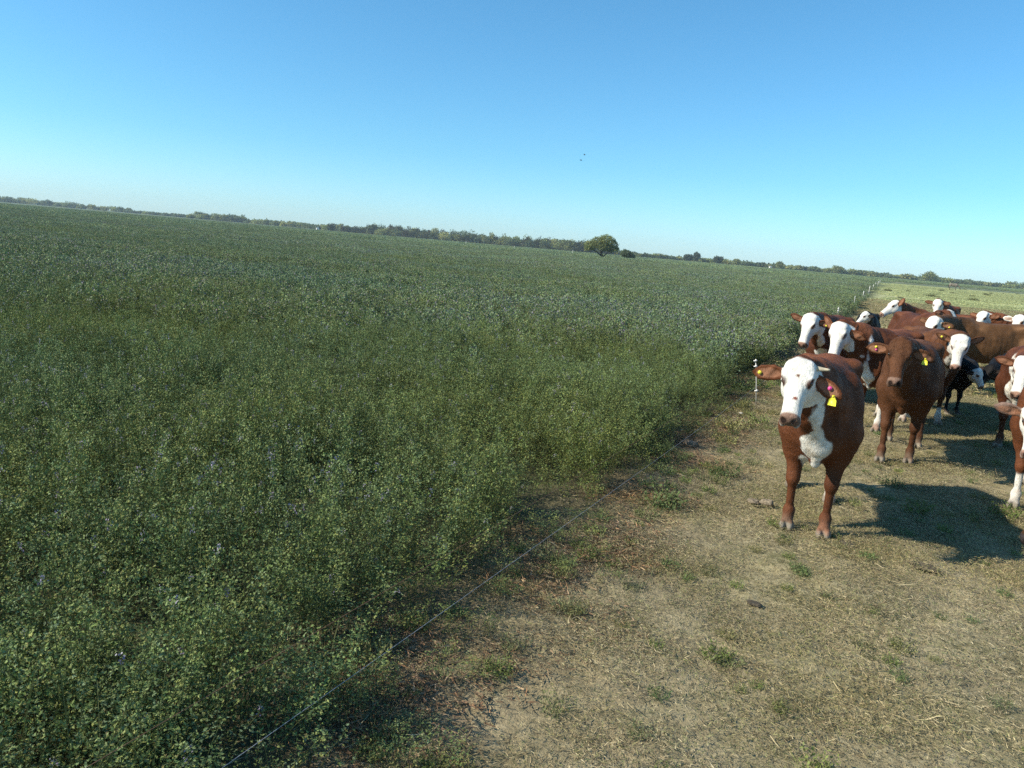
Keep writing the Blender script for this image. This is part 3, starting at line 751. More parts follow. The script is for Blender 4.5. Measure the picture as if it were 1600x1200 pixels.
def alfalfa_clump(ns=10, rad=.16, hmin=.36, hmax=.60, flower=.15, dry=.05, leafk=1.0):
    LV = []; LC = []; ST = []; SC_ = []
    base = np.array((0., 0., 0.))
    for _ in range(ns):
        r = rad * sqrt(rng.random()); a = rng.random() * 2 * pi
        b = np.array((r * cos(a), r * sin(a), 0)); H_ = rng.uniform(hmin, hmax)
        lean = np.array((cos(a), sin(a), 0)) * rng.uniform(0, .22) + rng.normal(size=3) * .05; lean[2] = 0
        tt = np.linspace(0, 1, 7)
        sp = b + tt[:, None] * np.array((0, 0, H_)) + (tt ** 1.7)[:, None] * lean * H_ * 1.6
        w = .0016
        for i in range(6):
            for ax in (np.array((w, 0, 0)), np.array((0, w, 0))):
                ST.append((sp[i] - ax, sp[i] + ax, sp[i + 1] + ax, sp[i + 1] - ax))
        nn = int(33 * leafk * H_ / .5)
        t = np.clip(rng.uniform(.10, 1.0, nn) ** .8, 0, 1); az = np.arange(nn) * 2.4 + rng.random(nn)
        p = np.stack([np.interp(t, tt, sp[:, k]) for k in range(3)], 1)
        out = np.stack([np.cos(az), np.sin(az), rng.uniform(.1, .9, nn)], 1)
        ext = (.060 * (1 - t) + .020)[:, None] * rng.uniform(.5, 1.3, (nn, 1))
        nods = [(p + out * ext, out, t)]
        m = rng.random(nn) < .75
        nods.append((p[m] + out[m] * ext[m] * .5 + rand_dir(m.sum()) * .02, out[m] + rand_dir(m.sum()) * .6, t[m]))
        nods.append((p[m] + out[m] * ext[m] * 1.25 + rand_dir(m.sum(), .4) * .02, out[m] + rand_dir(m.sum(), .3) * .6, t[m]))
        tp = sp[-1] + rand_dir(6, .5) * .018
        nods.append((tp, rand_dir(6, 1.0), np.ones(6)))
        for q, d, tq in nods:
            n = len(q)
            if not n: continue
            nm = rand_dir(n, 1.1)
            gcol = GREENS[rng.integers(0, 5)]
            for k in (-.9, 0, .9):
                Sd = np.cross(d, nm)
                dd = d + Sd * k
                L = rng.uniform(.0085, .0165, n) * (1.1 - .25 * tq)
                LV.append(leaves_np(q, dd, nm + rand_dir(n) * .35, L, L * rng.uniform(.28, .42, n))[0])
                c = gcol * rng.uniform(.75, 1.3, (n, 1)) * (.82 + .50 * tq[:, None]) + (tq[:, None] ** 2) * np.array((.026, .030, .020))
                yl = rng.random(n) < dry + .10 * (tq < .3)
                c[yl] = np.array((.16, .14, .055)) * rng.uniform(.6, 1.2, (yl.sum(), 1))
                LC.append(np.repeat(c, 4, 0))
        if rng.random() < flower:
            n = 14
            q = sp[-1] + np.stack([rng.normal(size=n) * .007, rng.normal(size=n) * .007, rng.uniform(-.01, .03, n)], 1)
            L = rng.uniform(.007, .011, n)
            LV.append(leaves_np(q, rand_dir(n, .3), rand_dir(n), L, L * .8)[0]); LC.append(np.repeat(FLOWER[rng.integers(0, 3, n)] * rng.uniform(.7, 1.1, (n, 1)), 4, 0))
    V = np.concatenate(LV); C_ = np.concatenate(LC)
    SV = np.array(ST).reshape(-1, 3); V = np.concatenate([V, SV]); C_ = np.concatenate([C_, np.tile((.13, .15, .06), (len(SV), 1))])
    return mesh_np('alfalfa_clump', V, quads=np.arange(len(V)).reshape(-1, 4), col=C_, mat=ALF)

def crop_patch(rad, n, L, zlo, zhi, flower, up=.8, cl=0.0, square=False, pale=0.85, nsp=16, sig=.05):
    def spots(m):
        if square: return rng.uniform(-rad, rad, (m, 2))
        a = rng.random(m) * 2 * pi; r = rad * np.sqrt(rng.random(m)); return np.stack([r * np.cos(a), r * np.sin(a)], 1)
    c0 = spots(nsp); ht = zhi * rng.uniform(1 - cl * 1.6, 1 + cl, nsp); w = rng.integers(0, nsp, n); t = rng.random(n) ** .5
    xy = c0[w] + rng.normal(size=(n, 2)) * (sig * (1.25 - .75 * t))[:, None]
    P = np.concatenate([xy, np.zeros((n, 1))], 1)
    P[:, 2] = zlo + (ht[w] - zlo) * t
    d = rand_dir(n, .6); LL = L * rng.uniform(.6, 1.4, n)
    V, Q = leaves_np(P, d, rand_dir(n, up), LL, LL * rng.uniform(.4, .7, n))
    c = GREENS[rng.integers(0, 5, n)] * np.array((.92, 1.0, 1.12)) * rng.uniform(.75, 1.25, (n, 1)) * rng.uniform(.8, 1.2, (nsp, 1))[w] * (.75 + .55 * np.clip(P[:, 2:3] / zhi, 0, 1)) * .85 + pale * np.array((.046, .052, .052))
    m = rng.random(n) < flower * (P[:, 2] > zhi * .72)
    c[m] = FLOWER[rng.integers(0, 3, m.sum())] * .75
    m = rng.random(n) < .05; c[m] = (.15, .135, .06)
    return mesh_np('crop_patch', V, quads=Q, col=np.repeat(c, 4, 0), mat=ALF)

ALF = leaf_mat('alfalfa_leaf', .13, patch=(.22, (1.12, 1.02, .80)), hue=.45)
GRS = leaf_mat('dry_grass_blade', .15, patch=(.9, (.92, .88, .74)), hue=.5)

def wedge(y0, y1, dens, left=.72, right=.95, pad=1.5):
    ymax = y1; A = (y1 - y0) * ((left + right) * y1 + 2 * pad)
    n = int(A * dens)
    y = rng.uniform(y0, y1, n); x = rng.uniform(-left * y1 - pad, right * y1 + pad, n)
    k = (x > -left * y - pad) & (x < right * y + pad)
    return x[k], y[k]

def make_alfalfa():
    var = []
    for i in range(10): var.append(alfalfa_clump(flower=.02 if i < 6 else .26))
    for i in range(3): var.append(alfalfa_clump(8, .12, .16, .32, 0, .12))              # short edge plants 10..12
    for i in range(4): var.append(crop_patch(.42, 1150, .034, .16, .58, .05 if i < 2 else .20, cl=.20, nsp=15, sig=.062))   # 13..16
    for i in range(4): var.append(crop_patch(1.6, 4200, .062, .20, .56, .05 if i < 2 else .15, cl=.17, square=True, pale=1.1, nsp=130, sig=.10))   # 17..20
    for i in range(3): var.append(crop_patch(6.0, 6000, .16, .30, .58, .03, cl=.12, square=True, pale=1.25, nsp=500, sig=.18))      # 21..23
    for i in range(4): var.append(alfalfa_clump(3, .05, .50, .72, .32, .04))                # 24..27 tall shoots
    PT = []; RO = []; SL = []; ID = []
    def put(x, y, z, tilt, sx, sz, idx):
        n = len(x)
        PT.append(np.stack([x, y, z], 1)); RO.append(np.stack([rng.normal(size=n) * tilt, rng.normal(size=n) * tilt, rng.random(n) * 2 * pi], 1))
        SL.append(np.stack([sx, sx, sz], 1)); ID.append(idx)
    # near clumps
    x, y = wedge(-.5, 19, 21, left=.80, right=.60, pad=1.6); k = rng.random(len(x)) < sstep(19, 10.5, y); x, y = x[k], y[k]
    ed = edge_x(y); k = x < ed - .02; x, y, ed = x[k], y[k], ed[k]
    P = np.stack([x, y, 0 * x], 1)
    lump = fbm(P, .85, 31, 3); hole = fbm(P, 1.1, 41, 2)
    hn = .98 + .58 * lump
    e = sstep(0, .55, ed - x); hn *= .62 + .38 * e
    keep = (hole < .36) | (rng.random(len(x)) < .28)
    keep &= rng.random(len(x)) < (.45 + .55 * e)
    x, y, hn, e, P = x[keep], y[keep], hn[keep], e[keep], P[keep]
    fl = fbm(P, .45, 51, 2) + .3 * rng.normal(size=len(x))
    idx = np.where(fl > .22, rng.integers(6, 10, len(x)), rng.integers(0, 6, len(x)))
    idx = np.where((e < .25) & (rng.random(len(x)) < .6), rng.integers(10, 13, len(x)), idx)
    put(x, y, 0 * x - .01, .10, rng.uniform(.85, 1.2, len(x)), hn * rng.uniform(.66, 1.22, len(x)), idx)
    # single tall shoots standing above the canopy, and low regrowth straggling past the wire
    xt, yt = wedge(1.0, 18, 9.0, left=.80, right=.60, pad=1.6); k = xt < edge_x(yt) - .25; xt, yt = xt[k], yt[k]
    put(xt, yt, 0 * xt + .02, .14, rng.uniform(.8, 1.1, len(xt)), rng.uniform(.85, 1.2, len(xt)), rng.integers(24, 28, len(xt)))
    xt, yt = wedge(.8, 12, 17.0, left=.80, right=.70, pad=1.6); dd = xt - edge_x(yt)
    k = (dd > -.1) & (rng.random(len(xt)) < .75 * np.exp(-dd / (.24 + .2 * sstep(6, 3.5, yt)))); xt, yt, dd = xt[k], yt[k], dd[k]
    put(xt, yt, 0 * xt, .12, rng.uniform(.5, .95, len(xt)), rng.uniform(.3, .8, len(xt)) * np.exp(-np.maximum(dd, 0) / .8), rng.integers(10, 13, len(xt)))
    xt, yt = wedge(-.5, 9, 9.0, left=.80, right=.60, pad=1.6); k = xt < edge_x(yt) + .05; xt, yt = xt[k], yt[k]
    put(xt, yt, 0 * xt, .12, rng.uniform(.8, 1.3, len(xt)), rng.uniform(.6, 1.1, len(xt)), rng.integers(10, 13, len(xt)))
    # middle distance
    x, y = wedge(10, 58, 8.5, left=.76, right=.62, pad=2); k = rng.random(len(x)) < sstep(10, 18, y) * sstep(58, 42, y); x, y = x[k], y[k]
    k = x < edge_x(y) - .25; x, y = x[k], y[k]
    P = np.stack([x, y, 0 * x], 1); hn = 1.0 + .18 * fbm(P, .55, 32, 3)
    k = (fbm(P, .5, 42, 2) < .5) | (rng.random(len(x)) < .4); x, y, hn, P = x[k], y[k], hn[k], P[k]
    fl = fbm(P, .2, 52, 2) + .3 * rng.normal(size=len(x))
    put(x, y, 0 * x, .05, rng.uniform(.85, 1.2, len(x)), hn * rng.uniform(.85, 1.12, len(x)), np.where(fl > .25, rng.integers(15, 17, len(x)), rng.integers(13, 15, len(x))))
    def tiles(y0, y1, step, v0, v1, f, seed, right=.62):
        ys_ = np.arange(y0, y1, step); X = []; Y = []
        for yy in ys_:
            xx = np.arange(-.76 * yy - 3 - step, min(right * yy + 3, FX(yy) - step * .55) if yy < PAST_END else right * yy + 60, step)
            X.append(xx); Y.append(xx * 0 + yy)
        x = np.concatenate(X); y = np.concatenate(Y)
        x = x + rng.uniform(-.25, .25, len(x)) * step; y = y + rng.uniform(-.25, .25, len(y)) * step
        k = (x < edge_x(y) - step * .45) | (y > PAST_END + .18 * x); x, y = x[k], y[k]
        P = np.stack([x * .35, y, 0 * x], 1); hn = 1 + .13 * fbm(P, f, seed, 3)
        fl = fbm(P, f * .6, seed + 9, 2) + .3 * rng.normal(size=len(x))
        mid = (v0 + v1) // 2
        idx = np.where(fl > .2, rng.integers(mid, v1, len(x)), rng.integers(v0, max(v0 + 1, mid), len(x)))
        put(x, y, 0 * x, .01, np.full(len(x), 1.05), hn * .98, idx)
        r = rng.integers(0, 4, len(x)) * pi / 2 + rng.normal(size=len(x)) * .15
        RO[-1][:, 2] = r
    tiles(42, 150, 2.9, 17, 21, .12, 33)
    tiles(148, 420, 10.5, 21, 24, .03, 34, right=.95)
    o = scatter('alfalfa_crop', var, np.concatenate(PT), np.concatenate(RO), np.concatenate(SL), np.concatenate(ID))
    tag(o, 'knee-high green alfalfa crop with scattered purple flowers left of the fence', 'crop', kind='stuff')
make_alfalfa()

def blades(n, rad, L, Wd, lie, zmax, cols, prob, square=True):
    xy = rng.uniform(-rad, rad, (n, 2)); P = np.concatenate([xy, rng.uniform(-.004, zmax, (n, 1))], 1)
    d = rng.normal(size=(n, 3)); d[:, 2] = np.abs(d[:, 2]) * lie + .02; d /= np.linalg.norm(d, axis=1)[:, None]
    LL = L * rng.uniform(.4, 1.5, n); W_ = Wd * rng.uniform(.6, 1.4, n)
    Sd = np.cross(d, rand_dir(n)); Sd /= np.linalg.norm(Sd, axis=1)[:, None]
    bend = rand_dir(n) * (LL * .18)[:, None]; bend[:, 2] = -np.abs(bend[:, 2]) * .6
    a, w = P, Sd * W_[:, None] * .5
    mid = P + d * LL[:, None] * .55 + bend * .2; tip = P + d * LL[:, None] + bend
    V = np.stack([a - w, a + w, mid + w * .8, mid - w * .8, tip], 1).reshape(-1, 3)
    V[:, 2] = np.maximum(V[:, 2], -.012)
    i = np.arange(n) * 5
    Q = np.stack([i, i + 1, i + 2, i + 3], 1); T = np.stack([i + 3, i + 2, i + 4], 1)
    c = np.array(cols)[rng.choice(len(cols), n, p=prob)] * rng.uniform(.65, 1.25, (n, 1))
    return V, Q, T, np.repeat(c, 5, 0)

STRAW = [(.47, .40, .255), (.39, .325, .20), (.31, .24, .145), (.30, .285, .14), (.19, .21, .085), (.075, .058, .036)]
def make_pasture_grass():
    var = []
    def bm(*a):
        V, Q, T, C_ = blades(*a); var.append(mesh_np('grass_patch', V, quads=Q, tris=T, col=C_, mat=GRS))
    for i in range(4): bm(820, .26, .022, .0023, .32, .008, STRAW, (.22, .26, .16, .14, .10, .12))         # 0-3 lying straw
    for i in range(4): bm(700, .24, .022, .0025, .8, .004, STRAW, (.10, .18, .14, .26, .22, .10))       # 4-7 short grey-green stubble
    for i in range(3): bm(34, .24, .075, .0028, .12, .010, STRAW, (.5, .3, .1, 0, 0, .1))                 # 8-10 long stalks
    litter = [(.30, .175, .10), (.21, .13, .08), (.38, .27, .17), (.12, .085, .055)]
    for i in range(3): bm(240, .24, .045, .0050, .15, .012, litter, (.25, .3, .2, .25))             # 11-13 reddish litter
    for i in range(4): bm(1100, .9, .06, .010, .5, .01, STRAW, (.16, .22, .16, .22, .16, .08))             # 14-17 mid
    for i in range(3): bm(2200, 3.0, .10, .03, .12, .006, [(.42, .44, .23), (.37, .41, .205), (.31, .36, .17), (.46, .46, .26)], (.25, .35, .25, .15))      # 18-20 far
    # 21-25 green tufts: short regrowth with leaves
    for i in range(5):
        n = 34
        a = rng.random(n) * 2 * pi; r = .07 * np.sqrt(rng.random(n)) * (1 + i * .12)
        P = np.stack([r * np.cos(a), r * np.sin(a), 0 * r], 1); H_ = rng.uniform(.03, .10, n)
        LV = []; C_ = []
        g = np.array([(.15, .20, .055), (.19, .225, .075), (.12, .17, .065), (.23, .225, .09), (.16, .18, .085)][i])
        for j in range(9):
            t = rng.random(n); q = P + np.stack([np.cos(a) * .03 * t, np.sin(a) * .03 * t, H_ * t], 1) + rng.normal(size=(n, 3)) * .006
            q[:, 2] = np.abs(q[:, 2])
            L = rng.uniform(.010, .022, n)
            LV.append(leaves_np(q, rand_dir(n, .5), rand_dir(n, .9), L, L * .5)[0]); C_.append(np.repeat(g * rng.uniform(.6, 1.35, (n, 1)), 4, 0))
        V1 = np.concatenate(LV); Q1 = np.arange(len(V1)).reshape(-1, 4)
        V2, Q2, T2, C2 = blades(60, .08, .075, .003, 1.3, .004, [tuple(g), tuple(g * 1.4), (.2, .18, .09)], (.5, .3, .2))
        n1 = len(V1)
        var.append(mesh_np('green_tuft', np.concatenate([V1, V2]), quads=np.concatenate([Q1, Q2 + n1]), tris=T2 + n1, col=np.concatenate(C_ + [C2]), mat=GRS))
    # 26-28 far tussocks
    for i in range(3):
        V, Q, T, C_ = blades(160, .28, .22, .02, 1.2, .01, [(.10, .11, .045), (.16, .155, .075), (.07, .085, .035)], (.4, .3, .3)); var.append(mesh_np('tussock', V, quads=Q, tris=T, col=C_, mat=GRS))
    PT = []; RO = []; SL = []; ID = []
    def put(x, y, s_, idx, z=0.0, tilt=.04):
        n = len(x); PT.append(np.stack([x, y, np.full(n, z)], 1)); RO.append(np.stack([rng.normal(size=n) * tilt, rng.normal(size=n) * tilt, rng.random(n) * 2 * pi], 1))
        SL.append(np.stack([s_] * 3, 1) if np.ndim(s_) else np.full((n, 3), s_)); ID.append(idx)
    x, y = wedge(1.2, 15, 26, left=.45, right=.98, pad=.8)
    d = x - edge_x(y); k = d > -.15; x, y, d = x[k], y[k], d[k]
    P = np.stack([x, y, 0 * x], 1)
    a = fbm(P, .9, 61, 3); bare = fbm(P, 1.3, 62, 3)
    k = (bare < .26) | (rng.random(len(x)) < .5); x, y, d, a, P = x[k], y[k], d[k], a[k], P[k]
    u = rng.random(len(x)) + .8 * a
    idx = np.where(u < .34, rng.integers(4, 8, len(x)), np.where(u < .88, rng.integers(0, 4, len(x)), rng.integers(8, 11, len(x))))
    lit = rng.random(len(x)) < np.clip(.55 - d * .5, 0, .5) * (fbm(P, .8, 66, 2) > -.15); idx = np.where(lit, rng.integers(11, 14, len(x)), idx)
    put(x, y, rng.uniform(.8, 1.25, len(x)), idx, .0)
    # tufts
    x, y = wedge(1.6, 17, 16, left=.45, right=.98, pad=.8)
    d = x - edge_x(y); k = d > -.1; x, y, d = x[k], y[k], d[k]
    P = np.stack([x, y, 0 * x], 1); f = fbm(P, 1.1, 71, 3) + .95 * np.exp(-d / .8) - .1
    k = rng.random(len(x)) < np.clip(f * .8 + .42, .18, .9); x, y, d = x[k], y[k], d[k]
    big = 1 + .7 * np.exp(-d / .7)
    put(x, y, rng.uniform(.30, .68, len(x)) * (1 + 1.1 * (rng.random(len(x)) < .10)) * big, rng.integers(21, 26, len(x)), -.005)
    x, y = wedge(14, 62, 1.6, left=0, right=1.0, pad=1.5)
    k = x > edge_x(y) + .2; x, y = x[k], y[k]; put(x, y, rng.uniform(.8, 1.3, len(x)), rng.integers(14, 18, len(x)), 0, .02)
    x, y = wedge(55, 200, .13, left=0, right=1.0, pad=2)
    k = (x > edge_x(y) + 2.5) & (y < PAST_END - 26 + .18 * x); x, y = x[k], y[k]; put(x, y, rng.uniform(.8, 1.2, len(x)), rng.integers(18, 21, len(x)), 0, .005)
    x, y = wedge(22, 200, .008, left=0, right=1.0, pad=2)
    k = (x > edge_x(y) + 1) & (y < PAST_END - 24 + .18 * x); x, y = x[k], y[k]; put(x, y, rng.uniform(.5, 1.6, len(x)), rng.integers(26, 29, len(x)), 0, .02)
    o = scatter('pasture_grass', var, np.concatenate(PT), np.concatenate(RO), np.concatenate(SL), np.concatenate(ID))
    tag(o, 'short dry trampled grass and straw with green tufts right of the fence', 'grass', kind='stuff')
make_pasture_grass()

# ------------------------------------------------------------------ electric fence
ROD = simple_mat('fibreglass_rod', (.56, .54, .49), .5, .2, 40)
INS = simple_mat('white_insulator', (.72, .70, .66), .4, .1, 30)
WIRE_W = simple_mat('pale_polywire', (.34, .345, .36), .5, .3, 60)
WIRE_R = simple_mat('rusty_wire', (.20, .10, .055), .7, .4, 40)
POSTS = [10.99, 27.6, 42.8, 56.5, 76, 96, 118, 146, 180]
def make_fence():
    for i, y in enumerate(POSTS):
        x = float(FX(y)); lean = (-.11, .03, -.02, .05, .03, .06, -.03, .04, .02)[i]
        r = empty('fence_post', (x, y, 0))
        lab = ['short white fence post with three insulators, beside the horned cow', 'white fence post in the crop edge, above the curly-faced cow', 'white fence post at crop edge, nearest beyond the herd', 'second white fence post along the crop edge beyond the herd',
               'third white fence post along the crop edge beyond the herd'][i] if i < 5 else 'tiny pale fence post far along the crop edge'
        tag(r, lab, 'fence post', 'posts of the electric fence beside the crop')
        hgt = (.66 if i == 0 else .74) if i != 4 else .85; rad = .0065 if i < 1 else .009 + .00022 * y
        V, Q, T = tube_np([(0, 0, -.1), (lean * .5, 0, hgt * .5), (lean, 0, hgt)], [rad] * 3, 8)
        obj('rod', mesh_np('rod', V, quads=Q, tris=T, mat=ROD, smooth=True), r)
        for hz in ((.30, .60, .675) if i else (.20, .555, .635)):
            V, Q, T = tube_np([(lean * hz / hgt - .035, -.012, hz), (lean * hz / hgt - .012, -.012, hz), (lean * hz / hgt + .014, -.012, hz + .006)], [.007, .011, .011], 10)
            V2, Q2, T2 = tube_np([(lean * hz / hgt, -.0, hz - .022), (lean * hz / hgt, 0, hz + .022)], [rad * 1.5] * 2, 10)
            V, Q, T = join_np([(V, Q, T), (V2, Q2, T2)])
            obj('insulator', mesh_np('insulator', V, quads=Q, tris=T, mat=INS, smooth=True), r)
    ys_ = [-4.5] + POSTS
    for hz, rad, mt, lab, sag in ((.27, .0012, WIRE_W, 'pale lower electric fence wire running along the crop edge', .05), (.575, .0012, WIRE_R, 'rusty upper fence wire running along the crop edge', .06)):
        P = []
        for a, b in zip(ys_[:-1], ys_[1:]):
            for t in np.linspace(0, 1, 13)[:-1]:
                yy = a + (b - a) * t; P.append((float(FX(yy)) - .03, yy, hz - sag * 4 * t * (1 - t)))
        P.append((float(FX(ys_[-1])) - .03, ys_[-1], hz))
        V, Q, T = tube_np(P, rad, 6)
        tag(obj('fence_wire', mesh_np('fence_wire', V, quads=Q, tris=T, mat=mt, smooth=True)), lab, 'fence wire')
    # low fence across the far end of the pasture
    P = [(x, PAST_END - 22 + .18 * x, .35) for x in np.linspace(98, 230, 20)]
    V, Q, T = tube_np(P, .03, 6)
    tag(obj('fence_rail', mesh_np('fence_rail', V, quads=Q, tris=T, mat=simple_mat('pale_rail', (.6, .56, .45), .8))), 'thin pale rail across the far end of the pasture', 'fence')
make_fence()

# ------------------------------------------------------------------ dung, clods
def clod(loc, r, squash, c, name, label, cat, seed, group=None):
    V, Q = sphere_np((0, 0, 0), r, 40, 24)
    d = fbm(V / r, 1.7, seed, 4); V = V * (1 + .45 * d)[:, None]; V[:, 2] *= squash; V[:, 0] *= 1.25
    m = simple_mat(name + '_crust', c, .9, .45, 45, .8)
    o = obj(name, mesh_np(name, V, quads=Q, mat=m, smooth=True)); o.location = loc; o.rotation_euler = (0, 0, seed)
    tag(o, label, cat, group)
def make_clods():
    clod((2.25, 6.30, .012), .046, .7, (.22, .175, .12), 'dung_clod', 'pale dry dung clod on the grass left of the horned cow front hooves', 'dung', 3)
    clod((2.155, 6.34, .004), .05, .3, (.19, .15, .10), 'dung_pat', 'flat crusty dung pat touching the pale clod', 'dung', 4)
    clod((1.99, 8.12, .02), .075, .6, (.20, .15, .10), 'dung_clod', 'brown dung clod near the crop edge, in front of the fence post', 'dung', 7)
    clod((3.12, 10.2, .006), .022, .5, (.6, .56, .48), 'pale_stone', 'small whitish stone beside the first fence post', 'stone', 9)
    clod((1.56, 4.33, .000), .035, .14, (.07, .055, .035), 'dung_pat', 'dark dung pat in the trampled grass near middle bottom', 'dung', 12)
    clod((3.02, 5.15, .002), .075, .16, (.10, .08, .05), 'dung_pat', 'broad dark dung pat in front of the horned cow shadow', 'dung', 15)
    clod((2.62, 5.50, .002), .06, .16, (.085, .07, .045), 'dung_pat', 'dark dung pat just before the horned cow right hoof', 'dung', 17)
make_clods()

# ------------------------------------------------------------------ trees
BARK = simple_mat('dark_bark', (.060, .047, .036), .9, .35, 6, .5)
def crown_np(lobes, n, L, cols, hollow=.55):
    vol = np.array([l[3] * l[4] * l[5] for l in lobes]) ** .75; cnt = (n * vol / vol.sum()).astype(int)
    PV = []; PC = []; DN = []
    for (cx, cy, cz, rx, ry, rz), k in zip(lobes, cnt):
        d = rand_dir(k); rr = hollow + (1 - hollow) * rng.random(k) ** .6
        rr *= 1 + .22 * fbm(d + cx, 2.4, 3, 2)
        P = np.array((cx, cy, cz)) + d * rr[:, None] * np.array((rx, ry, rz))
        keep = fbm(P, 2.2 / max(rx, rz), 8, 2) > -.42
        PV.append(P[keep]); DN.append(d[keep])
        c = np.array(cols)[rng.integers(0, len(cols), keep.sum())] * rng.uniform(.7, 1.3, (keep.sum(), 1)); PC.append(c)
    P = np.concatenate(PV); d = np.concatenate(DN); c = np.concatenate(PC); k = len(P)
    LL = L * rng.uniform(.5, 1.4, k)
    V, Q = leaves_np(P, rand_dir(k) , d * .6 + rand_dir(k), LL, LL * rng.uniform(.5, .8, k))
    return V, Q, np.repeat(c, 4, 0)
TREE_L = leaf_mat('tree_leaf', .45, hue=0)
OLIVE = [(.26, .285, .095), (.21, .245, .09), (.31, .315, .115), (.17, .205, .09)]
DARKG = [(.13, .165, .078), (.155, .19, .085), (.115, .15, .075)]
def make_tree(name, label, loc, lobes, n, L, cols, trunk, group=None, cat='tree'):
    r = empty(name, loc); tag(r, label, cat, group)
    parts = [tube_np(p, rad, 8) for p, rad in trunk]
    V, Q, T = join_np(parts); obj('trunk', mesh_np('trunk', V, quads=Q, tris=T, mat=BARK, smooth=True), r)
    V, Q, C_ = crown_np(lobes, n, L, cols); obj('crown', mesh_np('crown', V, quads=Q, col=C_, mat=TREE_L), r)
    return r
def std_trunk(h, w, k=4, base=.25):
    out = [([(0, 0, -.3), (w * .02, 0, h * .3), (-w * .03, 0, h * .6)], [base, base * .75, base * .45])]
    for i in range(k):
        a = i * 2 * pi / k + .4
        out.append(([(0, 0, h * .28), (w * .15 * cos(a), w * .15 * sin(a), h * .5), (w * .3 * cos(a), w * .3 * sin(a), h * .75)], [base * .5, base * .3, base * .1]))
    return out

def far_pt(px, y, z=0.0):
    """ground point at depth y along the view column px (pixel of the 1600-wide photo) -> plain world x"""
    return ((px - 800) / 1200.0) * y * 1.02

